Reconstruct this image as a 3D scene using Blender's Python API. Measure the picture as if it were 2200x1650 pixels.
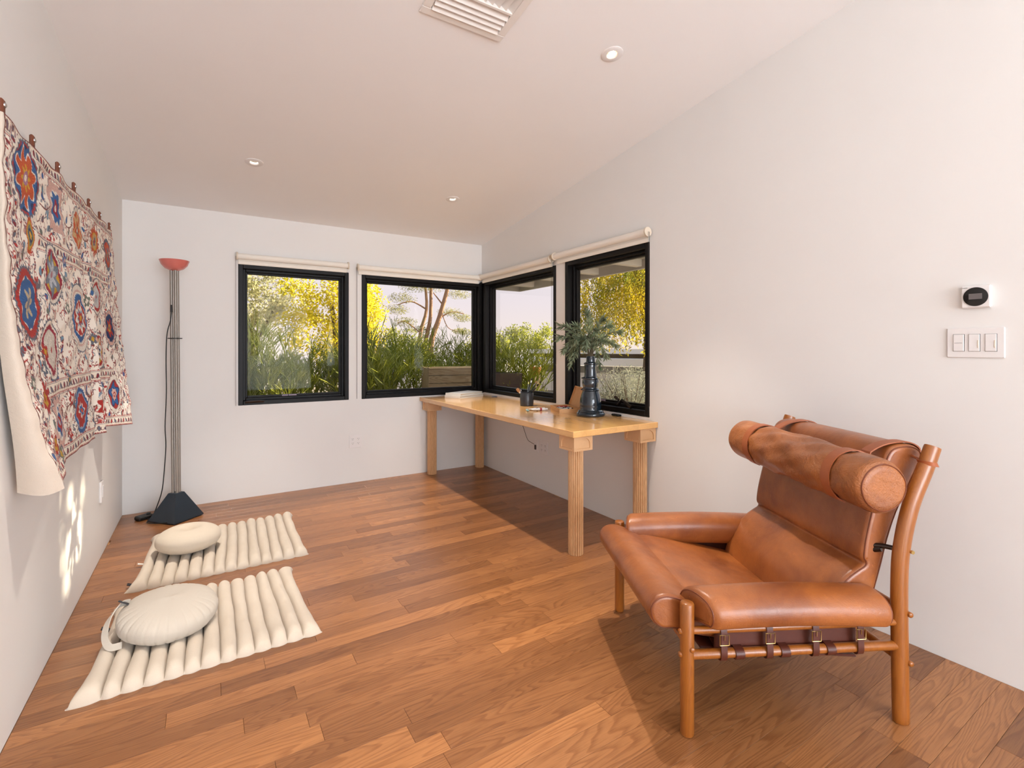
import bpy, math, random
import numpy as np
from mathutils import Vector, Matrix
random.seed(7); RNG = np.random.default_rng(7)
for o in list(bpy.data.objects): bpy.data.objects.remove(o)
SC = bpy.context.scene
COL = SC.collection
PI = math.pi

# ------------------------------------------------------------------ camera
cam = bpy.data.cameras.new('camera'); camo = bpy.data.objects.new('camera', cam); COL.objects.link(camo)
cam.sensor_fit = 'HORIZONTAL'; cam.sensor_width = 36.0
cam.lens = 1046.0/2200.0*36.0
cam.shift_y = -(825.0-750.0)/2200.0
cam.clip_start = 0.02; cam.clip_end = 300
camo.location = (-2.569, -4.733, 1.27)
camo.rotation_euler = (PI/2, 0, -math.radians(32.05))
SC.camera = camo

# ------------------------------------------------------------------ world, sun, exposure
w = bpy.data.worlds.new('world'); SC.world = w; w.use_nodes = True
nt = w.node_tree; nt.nodes.clear()
out = nt.nodes.new('ShaderNodeOutputWorld'); bg = nt.nodes.new('ShaderNodeBackground')
tc = nt.nodes.new('ShaderNodeTexCoord'); sp = nt.nodes.new('ShaderNodeSeparateXYZ')
rp = nt.nodes.new('ShaderNodeValToRGB')
nt.links.new(tc.outputs['Generated'], sp.inputs[0]); nt.links.new(sp.outputs['Z'], rp.inputs[0])
e = rp.color_ramp.elements
e[0].position = 0.0; e[0].color = (0.98, 0.84, 0.78, 1)
e[1].position = 0.9; e[1].color = (0.62, 0.76, 1.0, 1)
m_ = rp.color_ramp.elements.new(0.10); m_.color = (0.90, 0.80, 0.84, 1)
m_ = rp.color_ramp.elements.new(0.35); m_.color = (0.80, 0.84, 0.95, 1)
nt.links.new(rp.outputs[0], bg.inputs['Color']); bg.inputs['Strength'].default_value = 0.95
nt.links.new(bg.outputs[0], out.inputs[0])

SUN_DIR = Vector((-3.12, 0.45, -1.05))
sl = bpy.data.lights.new('sun', 'SUN'); sl.energy = 20.0; sl.color = (1.0, 0.86, 0.62); sl.angle = math.radians(0.6)
so = bpy.data.objects.new('sun', sl); COL.objects.link(so)
so.rotation_euler = SUN_DIR.to_track_quat('-Z', 'Y').to_euler(); so.location = (12, -2, 6)

def area(name, loc, direction, sx, sy, energy, color):
    l = bpy.data.lights.new(name, 'AREA'); l.shape = 'RECTANGLE'; l.size = sx; l.size_y = sy
    l.energy = energy; l.color = color
    o = bpy.data.objects.new(name, l); COL.objects.link(o); o.location = loc
    o.rotation_euler = Vector(direction).to_track_quat('-Z', 'Y').to_euler()
    return o
# added fill lamp behind the camera, standing in for daylight through assumed doors
area('rear_fill_light', (-1.55, -9.22, 1.50), (0, 1, 0.42), 2.6, 2.7, 295, (0.86, 0.92, 1.0))
# added fill lamp on the right, standing in for daylight through a made-up window
area('right_fill_light', (0.32, -7.50, 1.42), (-1, 0.6, 0.10), 1.15, 1.15, 85, (0.80, 0.90, 1.0))
area('left_fill_light', (-3.44, -7.50, 1.42), (1, 1.1, 0.0), 1.15, 1.15, 10, (0.84, 0.92, 1.0))  # added weak fill lamp outside the made-up left window
DOWNLIGHT_W = 185.0
DOWNLIGHT_COLOR = (1.0, 0.90, 0.79)

SC.view_settings.view_transform = 'Standard'; SC.view_settings.look = 'None'
SC.view_settings.exposure = 0.12; SC.view_settings.gamma = 1.0
try: SC.view_settings.use_curve_mapping = False
except Exception: pass

# ------------------------------------------------------------------ material helpers
def lin(c): return tuple(((x/255.0)/12.92 if x/255.0 <= 0.04045 else ((x/255.0+0.055)/1.055)**2.4) for x in c)
class NT:
    def __init__(s, name):
        s.m = bpy.data.materials.new(name); s.m.use_nodes = True; s.t = s.m.node_tree
        s.p = s.t.nodes['Principled BSDF']; s.out = s.t.nodes['Material Output']
    def n(s, typ, **kw):
        x = s.t.nodes.new(typ)
        for k, v in kw.items(): setattr(x, k, v)
        return x
    def l(s, a, b): s.t.links.new(a, b)
    def coord(s, kind='Object', scale=(1, 1, 1), rnd=False):
        c = s.n('ShaderNodeTexCoord'); mp = s.n('ShaderNodeMapping'); mp.inputs['Scale'].default_value = scale
        s.l(c.outputs[kind], mp.inputs['Vector'])
        if rnd:
            oi = s.n('ShaderNodeObjectInfo'); ml = s.n('ShaderNodeMath', operation='MULTIPLY'); ml.inputs[1].default_value = 137.0
            s.l(oi.outputs['Random'], ml.inputs[0]); s.l(ml.outputs[0], mp.inputs['Location'])
        return mp.outputs[0]
    def noise(s, vec, scale=5, detail=3, rough=.5, dist=0):
        x = s.n('ShaderNodeTexNoise'); x.inputs['Scale'].default_value = scale; x.inputs['Detail'].default_value = detail
        x.inputs['Roughness'].default_value = rough; x.inputs['Distortion'].default_value = dist
        s.l(vec, x.inputs['Vector']); return x.outputs['Fac']
    def ramp(s, fac, stops):
        r = s.n('ShaderNodeValToRGB'); el = r.color_ramp.elements
        el[0].position, el[0].color = stops[0][0], (*stops[0][1], 1)
        el[1].position, el[1].color = stops[-1][0], (*stops[-1][1], 1)
        for p, c in stops[1:-1]:
            q = el.new(p); q.color = (*c, 1)
        s.l(fac, r.inputs[0]); return r.outputs[0]
    def mix(s, fac, a, b, mode='MIX'):
        x = s.n('ShaderNodeMix', data_type='RGBA', blend_type=mode)
        if isinstance(fac, (int, float)): x.inputs[0].default_value = fac
        else: s.l(fac, x.inputs[0])
        for i, v in ((6, a), (7, b)):
            if isinstance(v, tuple): x.inputs[i].default_value = (*v, 1)
            else: s.l(v, x.inputs[i])
        return x.outputs[2]
    def bump(s, h, strength=.2, dist=.01):
        b = s.n('ShaderNodeBump'); b.inputs['Strength'].default_value = strength; b.inputs['Distance'].default_value = dist
        s.l(h, b.inputs['Height']); s.l(b.outputs[0], s.p.inputs['Normal'])
    def base(s, c):
        if isinstance(c, tuple): s.p.inputs['Base Color'].default_value = (*c, 1)
        else: s.l(c, s.p.inputs['Base Color'])
    def set(s, **kw):
        for k, v in kw.items(): s.p.inputs[k.replace('_', ' ')].default_value = v
        return s
def plain(name, rgb, rough=.5, metal=0, coat=0, noise=0, nscale=40):
    n = NT(name); n.set(Roughness=rough, Metallic=metal); n.p.inputs['Coat Weight'].default_value = coat
    c = lin(rgb)
    if noise:
        f = n.noise(n.coord(), nscale, 4)
        n.base(n.mix(f, tuple(x*(1-noise) for x in c), tuple(min(1, x*(1+noise)) for x in c))); n.bump(f, .15, .002)
    else: n.base(c)
    return n.m

M = {}
# plaster
n = NT('plaster'); v = n.coord(); f = n.noise(v, 2.5, 4); g = n.noise(v, 60, 3)
n.base(n.mix(f, lin((229, 226, 223)), lin((234, 232, 229)))); n.set(Roughness=.85); n.bump(g, .05, .002); M['plaster'] = n.m
n = NT('ceiling_paint'); v = n.coord(); f = n.noise(v, 1.5, 3)
n.base(n.mix(f, lin((238, 236, 235)), lin((242, 240, 239)))); n.set(Roughness=.9); M['ceiling'] = n.m

# oak floor plank
def oak(name, light, dark, grainc, rough, rnd=True, scale=1.0, coat=0.0, axis='x', var=.35, ringk=.7):
    n = NT(name)
    s1 = (1, 1, 1)
    def ax(a, b, c): return {'x': (a, b, c), 'y': (b, a, c), 'z': (c, b, a)}[axis]
    v = n.coord('Object', ax(1.1*scale, 9*scale, 9*scale), rnd)
    warp = n.noise(v, 1.2, 3, .55)
    fld = n.noise(n.coord('Object', ax(1.0*scale, 8.5*scale, 8.5*scale), rnd), 1.0, 2, .38, .25)
    mu = n.n('ShaderNodeMath', operation='MULTIPLY'); mu.inputs[1].default_value = 26.0; n.l(fld, mu.inputs[0])
    fr = n.n('ShaderNodeMath', operation='FRACT'); n.l(mu.outputs[0], fr.inputs[0])
    pores = n.noise(n.coord('Object', ax(14*scale, 300*scale, 300*scale), rnd), 1, 2, .6)
    base = n.mix(warp, light, dark)
    ring = n.ramp(fr.outputs[0], [(0.0, (1.04, 1.03, 1.02)), (0.45, (.96, .95, .93)), (.82, (.62, .52, .44)), (.94, (.74, .66, .58)), (1.0, (1.04, 1.03, 1.02))])
    c = n.mix(ringk, base, ring, 'MULTIPLY')
    pr = n.ramp(pores, [(0.30, grainc), (0.52, (1, 1, 1))])
    c = n.mix(.6, c, pr, 'MULTIPLY')
    if rnd:
        oi = n.n('ShaderNodeObjectInfo')
        tint = n.ramp(oi.outputs['Random'], [(0, (1-var, 1-var*1.15, 1-var*1.3)), (.35, (.88, .84, .80)), (.7, (1.02, 1.0, .97)), (1, (1.22, 1.20, 1.12))])
        c = n.mix(1.0, c, tint, 'MULTIPLY')
    n.base(c); n.set(Roughness=rough); n.p.inputs['Coat Weight'].default_value = coat; n.p.inputs['Coat Roughness'].default_value = .25
    n.bump(pores, .12, .0008)
    return n.m
M['oak'] = oak('oak_plank', lin((177, 123, 78)), lin((143, 95, 57)), (.64, .57, .50), .34, True, 1.0, .2)
M['ash'] = oak('ash_leg', lin((226, 184, 138)), lin((212, 166, 120)), (.75, .65, .55), .45, False, 1.2, 0, 'z', .35, .25)
n = NT('maple_top'); v = n.coord('Object', (9, 1.0, 9)); f = n.noise(v, 2.2, 3, .5, .3); g = n.noise(n.coord('Object', (160, 6, 160)), 1, 3)
st_ = n.n('ShaderNodeTexVoronoi'); st_.voronoi_dimensions = '1D'; sx_ = n.n('ShaderNodeSeparateXYZ'); n.l(n.coord('Object', (11, 1, 1)), sx_.inputs[0]); n.l(sx_.outputs[0], st_.inputs['W']); st_.inputs['Scale'].default_value = 1.0
c = n.mix(f, lin((238, 190, 126)), lin((224, 170, 104))); c = n.mix(.25, c, n.ramp(g, [(.3, (.7, .62, .5)), (.6, (1, 1, 1))]), 'MULTIPLY')
sr_ = n.n('ShaderNodeSeparateColor'); n.l(st_.outputs['Color'], sr_.inputs[0]); c = n.mix(.6, c, n.ramp(sr_.outputs[0], [(0, (.86, .82, .76)), (1, (1.08, 1.06, 1.02))]), 'MULTIPLY')
n.base(c); n.set(Roughness=.2); n.p.inputs['Coat Weight'].default_value = .6; n.p.inputs['Coat Roughness'].default_value = .12; M['maple'] = n.m
M['capital'] = plain('capital_wood', (222, 178, 132), .5, noise=.06, nscale=25)
M['cherry'] = oak('beech_stained', lin((168, 100, 38)), lin((144, 82, 28)), (.80, .70, .6), .28, False, 1.5, .3, 'z', .35, .3)
M['boxwood'] = oak('box_wood', lin((222, 174, 120)), lin((205, 150, 95)), (.85, .8, .7), .5, False, 3, 0, 'x', .35, .2)

# leather
def leather(name, a, b, rough=.36, bs=.5):
    n = NT(name); v = n.coord()
    f = n.noise(v, 5, 5, .6, .4); g = n.noise(v, 190, 3, .6); h = n.noise(v, 16, 4, .65, 1.2)
    c = n.mix(n.ramp(f, [(0.3, (0, 0, 0)), (.72, (1, 1, 1))]), b, a)
    vein = n.ramp(n.noise(v, 26, 4, .7, 2.5), [(.66, (0, 0, 0)), (.72, (.5, .5, .5))])
    c = n.mix(vein, c, tuple(min(1, x*1.6+.02) for x in a))
    n.base(c); n.l(n.ramp(h, [(.2, (rough-.08,)*3), (.8, (rough+.14,)*3)]), n.p.inputs['Roughness'])
    n.p.inputs['Coat Weight'].default_value = .35; n.p.inputs['Coat Roughness'].default_value = .3
    ad = n.n('ShaderNodeMath', operation='MULTIPLY_ADD'); n.l(h, ad.inputs[0]); ad.inputs[1].default_value = 3.0; n.l(g, ad.inputs[2])
    n.bump(ad.outputs[0], bs*.35, .004)
    return n.m
M['leather'] = leather('tan_leather', lin((176, 104, 50)), lin((122, 63, 29)))
M['leather_roll'] = leather('tan_leather_creased', lin((182, 110, 52)), lin((122, 64, 29)), .4, 2.2)
M['strap'] = plain('brown_strap', (82, 36, 22), .42, noise=.15, nscale=60)
M['tanstrap'] = plain('tan_strap', (160, 88, 50), .45, noise=.1, nscale=60)
M['piping'] = plain('piping_leather', (120, 62, 36), .5)
M['brass'] = plain('brass', (196, 170, 110), .3, 1)
M['steel_dark'] = plain('dark_steel', (70, 62, 58), .35, 1)
M['steel'] = plain('steel', (200, 200, 200), .3, 1)

# cloth
def cloth(name, a, b, bs=.3, sc=500):
    n = NT(name); v = n.coord(); f = n.noise(v, 3, 3); n.base(n.mix(f, a, b)); n.set(Roughness=.95)
    n.p.inputs['Sheen Weight'].default_value = .15
    wv = n.noise(n.coord('Object', (1, 1, 1)), sc, 2); h = n.noise(v, 18, 3, .6, .6)
    ad = n.n('ShaderNodeMath', operation='MULTIPLY_ADD'); n.l(h, ad.inputs[0]); ad.inputs[1].default_value = 2.5; n.l(wv, ad.inputs[2])
    n.bump(ad.outputs[0], bs, .0025); return n.m
M['mat'] = cloth('cotton_cream', lin((212, 200, 184)), lin((202, 188, 170)))
M['zafu'] = cloth('cotton_natural', lin((204, 195, 182)), lin((192, 182, 168)))
M['zafu2'] = cloth('cotton_warm', lin((214, 202, 184)), lin((204, 190, 170)))
M['lining'] = cloth('linen_lining', lin((222, 208, 192)), lin((210, 195, 178)), .5)
M['blind'] = cloth('blind_fabric', lin((242, 236, 226)), lin((238, 231, 220)), .1)
M['black_tag'] = plain('black_label', (24, 24, 30), .5)
M['white_tag'] = plain('white_label', (235, 232, 226), .7)
n = NT('suzani'); ca = n.n('ShaderNodeVertexColor'); ca.layer_name = 'thread'; n.l(ca.outputs['Color'], n.p.inputs['Base Color']); n.set(Roughness=.8)
n.bump(n.noise(n.coord(), 260, 3), .5, .003); M['suzani'] = n.m

M['frame'] = plain('black_bronze_frame', (15, 12, 11), .45); M['frame'].node_tree.nodes['Principled BSDF'].inputs['Specular IOR Level'].default_value = .22
M['white_plastic'] = plain('white_plastic', (232, 228, 226), .4)
M['offwhite'] = plain('offwhite_bracket', (222, 208, 188), .5)
M['dark_slot'] = plain('dark_slot', (60, 52, 50), .6)
M['black_gloss'] = plain('black_gloss', (16, 14, 13), .12)
M['screen_grey'] = plain('screen_grey', (104, 98, 98), .15)
M['vent_white'] = plain('vent_white', (232, 226, 220), .5)
M['duct'] = plain('duct_grey', (110, 104, 100), .8)
M['lamp_base'] = plain('lamp_base_blue_black', (36, 46, 56), .38, noise=.3, nscale=300)
M['lamp_pole'] = plain('lamp_pole_grey', (150, 142, 134), .42, .5)
M['lamp_bowl'] = plain('lamp_bowl_pink', (212, 116, 106), .3, coat=.4)
M['rubber'] = plain('black_rubber', (20, 19, 20), .5)
M['glaze'] = None
n = NT('teal_black_glaze'); f = n.noise(n.coord(), 30, 4)
n.base(n.mix(f, lin((14, 22, 30)), lin((30, 44, 56)))); n.set(Roughness=.16); n.p.inputs['Coat Weight'].default_value = .6; n.bump(f, .1, .002); M['glaze'] = n.m
M['potglaze'] = plain('charcoal_glaze', (44, 46, 50), .3, noise=.3, nscale=30)
M['brush_black'] = plain('brush_handle_black', (22, 26, 30), .25)
M['bristle'] = plain('bristle_tan', (168, 118, 76), .8)
M['bristle_dark'] = plain('bristle_dark', (48, 36, 30), .8)
M['paper'] = plain('paper_white', (232, 229, 222), .6, noise=.03, nscale=8)
M['pages'] = plain('pages_cream', (214, 204, 188), .8)
M['tube_white'] = plain('tube_white', (226, 226, 226), .35)
M['tube_red'] = plain('tube_red', (160, 34, 44), .4)
M['tube_blue'] = plain('tube_blue', (58, 84, 122), .4)
M['tube_teal'] = plain('tube_teal', (120, 168, 168), .4)
M['tube_brown'] = plain('tube_brown', (96, 62, 44), .5)
M['tube_black'] = plain('tube_black', (36, 36, 38), .4)
M['ltan_strap'] = plain('tab_leather', (112, 58, 34), .5)

def emis(name, rgb, s):
    n = NT(name); n.base(rgb); n.p.inputs['Emission Color'].default_value = (*rgb, 1); n.p.inputs['Emission Strength'].default_value = s; return n.m
M['bulb'] = emis('lamp_glow', (1, .86, .66), 14)

def glass(name):
    m = bpy.data.materials.new(name); m.use_nodes = True; t = m.node_tree; t.nodes.clear()
    o = t.nodes.new('ShaderNodeOutputMaterial'); mx = t.nodes.new('ShaderNodeMixShader')
    tr = t.nodes.new('ShaderNodeBsdfTransparent'); tr.inputs[0].default_value = (.97, .975, .97, 1)
    gl = t.nodes.new('ShaderNodeBsdfGlossy'); gl.inputs['Roughness'].default_value = 0.0
    lw = t.nodes.new('ShaderNodeFresnel'); lw.inputs[0].default_value = 1.12
    t.links.new(lw.outputs[0], mx.inputs[0]); t.links.new(tr.outputs[0], mx.inputs[1]); t.links.new(gl.outputs[0], mx.inputs[2])
    t.links.new(mx.outputs[0], o.inputs[0]); return m
M['glass'] = glass('window_glass')

def leafmat(name, a, b, trans=.55, scale=6.0, tc=None):
    m = bpy.data.materials.new(name); m.use_nodes = True; t = m.node_tree; t.nodes.clear()
    o = t.nodes.new('ShaderNodeOutputMaterial'); mx = t.nodes.new('ShaderNodeMixShader'); mx.inputs[0].default_value = trans
    d = t.nodes.new('ShaderNodeBsdfDiffuse'); tl = t.nodes.new('ShaderNodeBsdfTranslucent')
    c = t.nodes.new('ShaderNodeTexCoord'); nz = t.nodes.new('ShaderNodeTexNoise'); nz.inputs['Scale'].default_value = scale; nz.inputs['Detail'].default_value = 4
    r = t.nodes.new('ShaderNodeValToRGB'); r.color_ramp.elements[0].position = .3; r.color_ramp.elements[1].position = .7
    r.color_ramp.elements[0].color = (*a, 1); r.color_ramp.elements[1].color = (*b, 1)
    t.links.new(c.outputs['Object'], nz.inputs['Vector']); t.links.new(nz.outputs['Fac'], r.inputs[0])
    t.links.new(r.outputs[0], d.inputs[0])
    if tc: tl.inputs[0].default_value = (*tc, 1)
    else: t.links.new(r.outputs[0], tl.inputs[0])
    t.links.new(d.outputs[0], mx.inputs[1]); t.links.new(tl.outputs[0], mx.inputs[2]); t.links.new(mx.outputs[0], o.inputs[0]); return m
M['leaf_yellow'] = leafmat('leaf_yellow_green', lin((172, 168, 40)), lin((236, 214, 70)), .65)
M['leaf_olive'] = leafmat('leaf_grey_olive', lin((146, 148, 100)), lin((214, 206, 164)), .5)
M['leaf_weep'] = leafmat('leaf_weeping', lin((112, 120, 44)), lin((212, 184, 54)), .6, 1.6)
M['leaf_pine'] = leafmat('leaf_pine', lin((110, 118, 66)), lin((176, 166, 96)), .5)
M['leaf_grey'] = leafmat('leaf_grey_bush', lin((120, 124, 108)), lin((168, 166, 148)), .3)
M['leaf_hedge'] = leafmat('leaf_hedge', lin((110, 124, 48)), lin((176, 172, 74)), .55)
M['stick'] = leafmat('pencil_stem_green', lin((92, 106, 36)), lin((156, 156, 70)), .25, 3)
M['stick2'] = leafmat('pencil_stem_grey_green', lin((96, 108, 54)), lin((150, 152, 92)), .25, 3)
M['olive_leaf'] = leafmat('olive_leaf', lin((92, 108, 82)), lin((158, 164, 136)), .25, 25)
M['twig'] = plain('twig_brown', (84, 74, 54), .8)
M['bark'] = plain('bark_pink_brown', (150, 116, 92), .9, noise=.3, nscale=6)
M['bark_dark'] = plain('bark_dark', (90, 76, 62), .9, noise=.3, nscale=6)
M['soil'] = plain('yard_soil', (134, 122, 104), .95, noise=.25, nscale=4)
M['white_render'] = plain('white_render', (222, 216, 214), .8)
M['dark_glass'] = plain('dark_window_strip', (104, 100, 96), .3)
M['eave'] = plain('eave_grey_paint', (168, 164, 160), .8)
M['eave_beam'] = plain('eave_beam_paint', (196, 192, 188), .8)
M['weathered'] = oak('weathered_board', lin((150, 132, 104)), lin((118, 102, 78)), (.7, .65, .6), .9, False, .8)
M['clay'] = plain('terracotta_dark', (62, 48, 44), .8, noise=.25, nscale=8)
M['clay_orange'] = plain('terracotta_orange', (196, 112, 66), .8)

# ------------------------------------------------------------------ object helpers
def mk(name, verts, faces, mat=None, parent=None, smooth=None, loc=None):
    me = bpy.data.meshes.new(name); me.from_pydata([tuple(map(float, p)) for p in verts], [], faces); me.update()
    if smooth is not None:
        for p in me.polygons: p.use_smooth = True
        if smooth > 0: me.set_sharp_from_angle(angle=math.radians(smooth))
    if mat: me.materials.append(M[mat] if isinstance(mat, str) else mat)
    o = bpy.data.objects.new(name, me); COL.objects.link(o)
    if parent: o.parent = parent
    if loc: o.location = loc
    return o
def tag(o, label=None, cat=None, group=None, kind=None):
    if label: o['label'] = label
    if cat: o['category'] = cat
    if group: o['group'] = group
    if kind: o['kind'] = kind
    return o
def thing(name, label, cat, loc=(0, 0, 0), rz=0, group=None):
    o = bpy.data.objects.new(name, None); COL.objects.link(o); o.empty_display_size = .1
    o.location = loc; o.rotation_euler = (0, 0, rz); return tag(o, label, cat, group)
def copy_tree(o, parent=None):
    c = o.copy(); COL.objects.link(c); c.parent = parent
    for ch in list(o.children): copy_tree(ch, c)
    return c

class MB:
    """collects verts and faces"""
    def __init__(s): s.v = []; s.f = []
    def add(s, v, f):
        b = len(s.v); s.v += [tuple(map(float, p)) for p in v]; s.f += [tuple(i+b for i in q) for q in f]; return s
    def box(s, x0, x1, y0, y1, z0, z1, bev=0, R=None):
        if bev:
            b = min(bev, (x1-x0)/2.01, (y1-y0)/2.01, (z1-z0)/2.01)
            pts = []
            xs, ys, zs = (x0, x1), (y0, y1), (z0, z1)
            idx = {}
            for i in (0, 1):
                for j in (0, 1):
                    for k in (0, 1):
                        sx, sy, sz = (1, -1)[i], (1, -1)[j], (1, -1)[k]
                        c = (xs[i], ys[j], zs[k])
                        idx[i, j, k, 0] = len(pts); pts.append((c[0], c[1]+sy*b, c[2]+sz*b))
                        idx[i, j, k, 1] = len(pts); pts.append((c[0]+sx*b, c[1], c[2]+sz*b))
                        idx[i, j, k, 2] = len(pts); pts.append((c[0]+sx*b, c[1]+sy*b, c[2]))
            I = lambda i, j, k, a: idx[i, j, k, a]
            F = []
            for i in (0, 1): F.append((I(i,0,0,0), I(i,1,0,0), I(i,1,1,0), I(i,0,1,0)))
            for j in (0, 1): F.append((I(0,j,0,1), I(1,j,0,1), I(1,j,1,1), I(0,j,1,1)))
            for k in (0, 1): F.append((I(0,0,k,2), I(1,0,k,2), I(1,1,k,2), I(0,1,k,2)))
            for i in (0, 1):
                for j in (0, 1): F.append((I(i,j,0,0), I(i,j,1,0), I(i,j,1,1), I(i,j,0,1)))
            for i in (0, 1):
                for k in (0, 1): F.append((I(i,0,k,0), I(i,1,k,0), I(i,1,k,2), I(i,0,k,2)))
            for j in (0, 1):
                for k in (0, 1): F.append((I(0,j,k,1), I(1,j,k,1), I(1,j,k,2), I(0,j,k,2)))
            for i in (0, 1):
                for j in (0, 1):
                    for k in (0, 1): F.append((I(i,j,k,0), I(i,j,k,1), I(i,j,k,2)))
            V = pts
        else:
            V = [(x, y, z) for x in (x0, x1) for y in (y0, y1) for z in (z0, z1)]
            F = [(0, 1, 3, 2), (4, 6, 7, 5), (0, 4, 5, 1), (2, 3, 7, 6), (0, 2, 6, 4), (1, 5, 7, 3)]
        cx, cy, cz = (x0+x1)/2, (y0+y1)/2, (z0+z1)/2
        F2 = []
        for f in F:      # outward orientation
            p = [Vector(V[i]) for i in f]; nn = (p[1]-p[0]).cross(p[2]-p[0]); c = sum(p, Vector())/len(p)-Vector((cx, cy, cz))
            F2.append(f if nn.dot(c) > 0 else tuple(reversed(f)))
        if R is not None: V = [tuple(R @ Vector(p)) for p in V]
        return s.add(V, F2)
    def loft(s, rings, closed=True, cap=True):
        n = len(rings[0]); b = len(s.v)
        for r in rings: s.v += [tuple(map(float, p)) for p in r]
        for i in range(len(rings)-1):
            for j in range(n if closed else n-1):
                k = (j+1) % n
                s.f.append((b+i*n+j, b+i*n+k, b+(i+1)*n+k, b+(i+1)*n+j))
        if cap and closed:
            s.f.append(tuple(b+j for j in reversed(range(n))))
            s.f.append(tuple(b+(len(rings)-1)*n+j for j in range(n)))
        return s
    def lathe(s, prof, seg=32, c=(0, 0, 0), cap=True, fn=None):
        rings = []
        for r, z in prof:
            ring = []
            for k in range(seg):
                a = 2*PI*k/seg; rr = r
                if fn: rr = r*fn(a, z, r)
                ring.append((c[0]+rr*math.cos(a), c[1]+rr*math.sin(a), c[2]+z))
            rings.append(ring)
        return s.loft(rings, True, cap)
    def tube(s, pts, r, seg=10, sec=None, cap=True):
        P = [Vector(p) for p in pts]; n = len(P)
        rr = r if isinstance(r, (list, tuple)) else [r]*n
        up = None; rings = []
        for i in range(n):
            t = (P[min(i+1, n-1)]-P[max(i-1, 0)]).normalized()
            if up is None:
                up = Vector((0, 0, 1)) if abs(t.z) < .9 else Vector((1, 0, 0))
                if sec and len(sec) > 2: up = Vector(sec[2])
            a = (up - t*up.dot(t)).normalized(); up = a; b = t.cross(a)
            sa, sb = (sec[0], sec[1]) if sec else (1, 1)
            rings.append([tuple(P[i]+a*(math.cos(2*PI*k/seg)*rr[i]*sa)+b*(math.sin(2*PI*k/seg)*rr[i]*sb)) for k in range(seg)])
        return s.loft(rings, True, cap)
    def make(s, name, mat=None, parent=None, smooth=None, loc=None): return mk(name, s.v, s.f, mat, parent, smooth, loc)

def crom(P, n, closed=False):
    P = [Vector(p) for p in P]; m = len(P); out = []
    segs = m if closed else m-1
    for i in range(segs):
        if closed: a, b, c, d = P[(i-1) % m], P[i], P[(i+1) % m], P[(i+2) % m]
        else: a, b, c, d = P[max(i-1, 0)], P[i], P[i+1], P[min(i+2, m-1)]
        for k in range(n):
            t = k/n
            out.append(0.5*((2*b)+(c-a)*t+(2*a-5*b+4*c-d)*t*t+(3*b-a-3*c+d)*t**3))
    if not closed: out.append(P[-1])
    return out

def slab_holes(us, vs, present, mapf, w0, w1):
    """plate with holes: cells of a grid, faces only where exposed"""
    mb = MB(); vid = {}
    def V(i, j, k):
        if (i, j, k) not in vid:
            vid[i, j, k] = len(mb.v); mb.v.append(tuple(map(float, mapf(us[i], vs[j], (w0, w1)[k]))))
        return vid[i, j, k]
    P = {(i, j): present((us[i]+us[i+1])/2, (vs[j]+vs[j+1])/2) for i in range(len(us)-1) for j in range(len(vs)-1)}
    for (i, j), ok in P.items():
        if not ok: continue
        mb.f.append((V(i, j, 0), V(i, j+1, 0), V(i+1, j+1, 0), V(i+1, j, 0)))
        mb.f.append((V(i, j, 1), V(i+1, j, 1), V(i+1, j+1, 1), V(i, j+1, 1)))
        if not P.get((i-1, j)): mb.f.append((V(i, j, 0), V(i, j, 1), V(i, j+1, 1), V(i, j+1, 0)))
        if not P.get((i+1, j)): mb.f.append((V(i+1, j, 0), V(i+1, j+1, 0), V(i+1, j+1, 1), V(i+1, j, 1)))
        if not P.get((i, j-1)): mb.f.append((V(i, j, 0), V(i+1, j, 0), V(i+1, j, 1), V(i, j, 1)))
        if not P.get((i, j+1)): mb.f.append((V(i, j+1, 0), V(i, j+1, 1), V(i+1, j+1, 1), V(i+1, j+1, 0)))
    return mb

# ------------------------------------------------------------------ room shell
XL, YF = -3.12, -9.00
def ceil_z(x, y):
    k = .1335-.0235*min(1.1, max(-.1, (-x)/3.12)); return 2.414-k*y
LIGHTS = [(-.81, -.98), (-2.30, -1.02), (-.81, -2.89), (-2.30, -2.89), (-.81, -4.80), (-2.30, -4.80)]
VENT = (-1.585, -2.93)
W = {1: (-2.346, -1.432, .790, 1.994), 2: (-1.311, -.003, .790, 1.990), 3: (-1.352, -.055, .800, 1.998), 4: (-2.405, -1.481, .805, 2.006), 5: (-8.1, -6.9, .80, 2.0)}

def inrect(u, v, r): return r[0] < u < r[1] and r[2] < v < r[3]
# back wall (u = x, v = z), the top follows the ceiling
us = sorted({XL-.15, W[1][0], W[1][1], W[2][0], W[2][1]+.0, .15})
vs = [0, .790, 1.992, 2.40]
def present_b(u, v):
    if inrect(u, v, (W[1][0], W[1][1], .79, 1.992)): return False
    if inrect(u, v, (W[2][0], .2, .79, 1.992)): return False
    return True
o = slab_holes(us, [0, .79, 1.992, 2.414], present_b, lambda u, v, w: (u, w, v), 0, .15).make('wall_back', 'plaster'); tag(o, kind='structure')
us = sorted({YF-.15, W[4][0], W[4][1], W[3][0], 0.0, -3.2, -4.2, W[5][0], W[5][1]})
def present_r(u, v):
    return not (inrect(u, v, (W[4][0], W[4][1], .80, 2.0)) or inrect(u, v, (W[3][0], .2, .80, 2.0)) or inrect(u, v, (W[5][0], W[5][1], .8, 2.0)))
def map_r(u, v, w): return (w, u, v if v < 2.2 else ceil_z(0, u))
o = slab_holes(us, [0, .80, 2.0, 2.3], present_r, map_r, 0, .15).make('wall_right', 'plaster'); tag(o, kind='structure')
us = [YF-.15, -5.2, -4.2, -3.2, -2.2, -1.2, 0]
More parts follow.
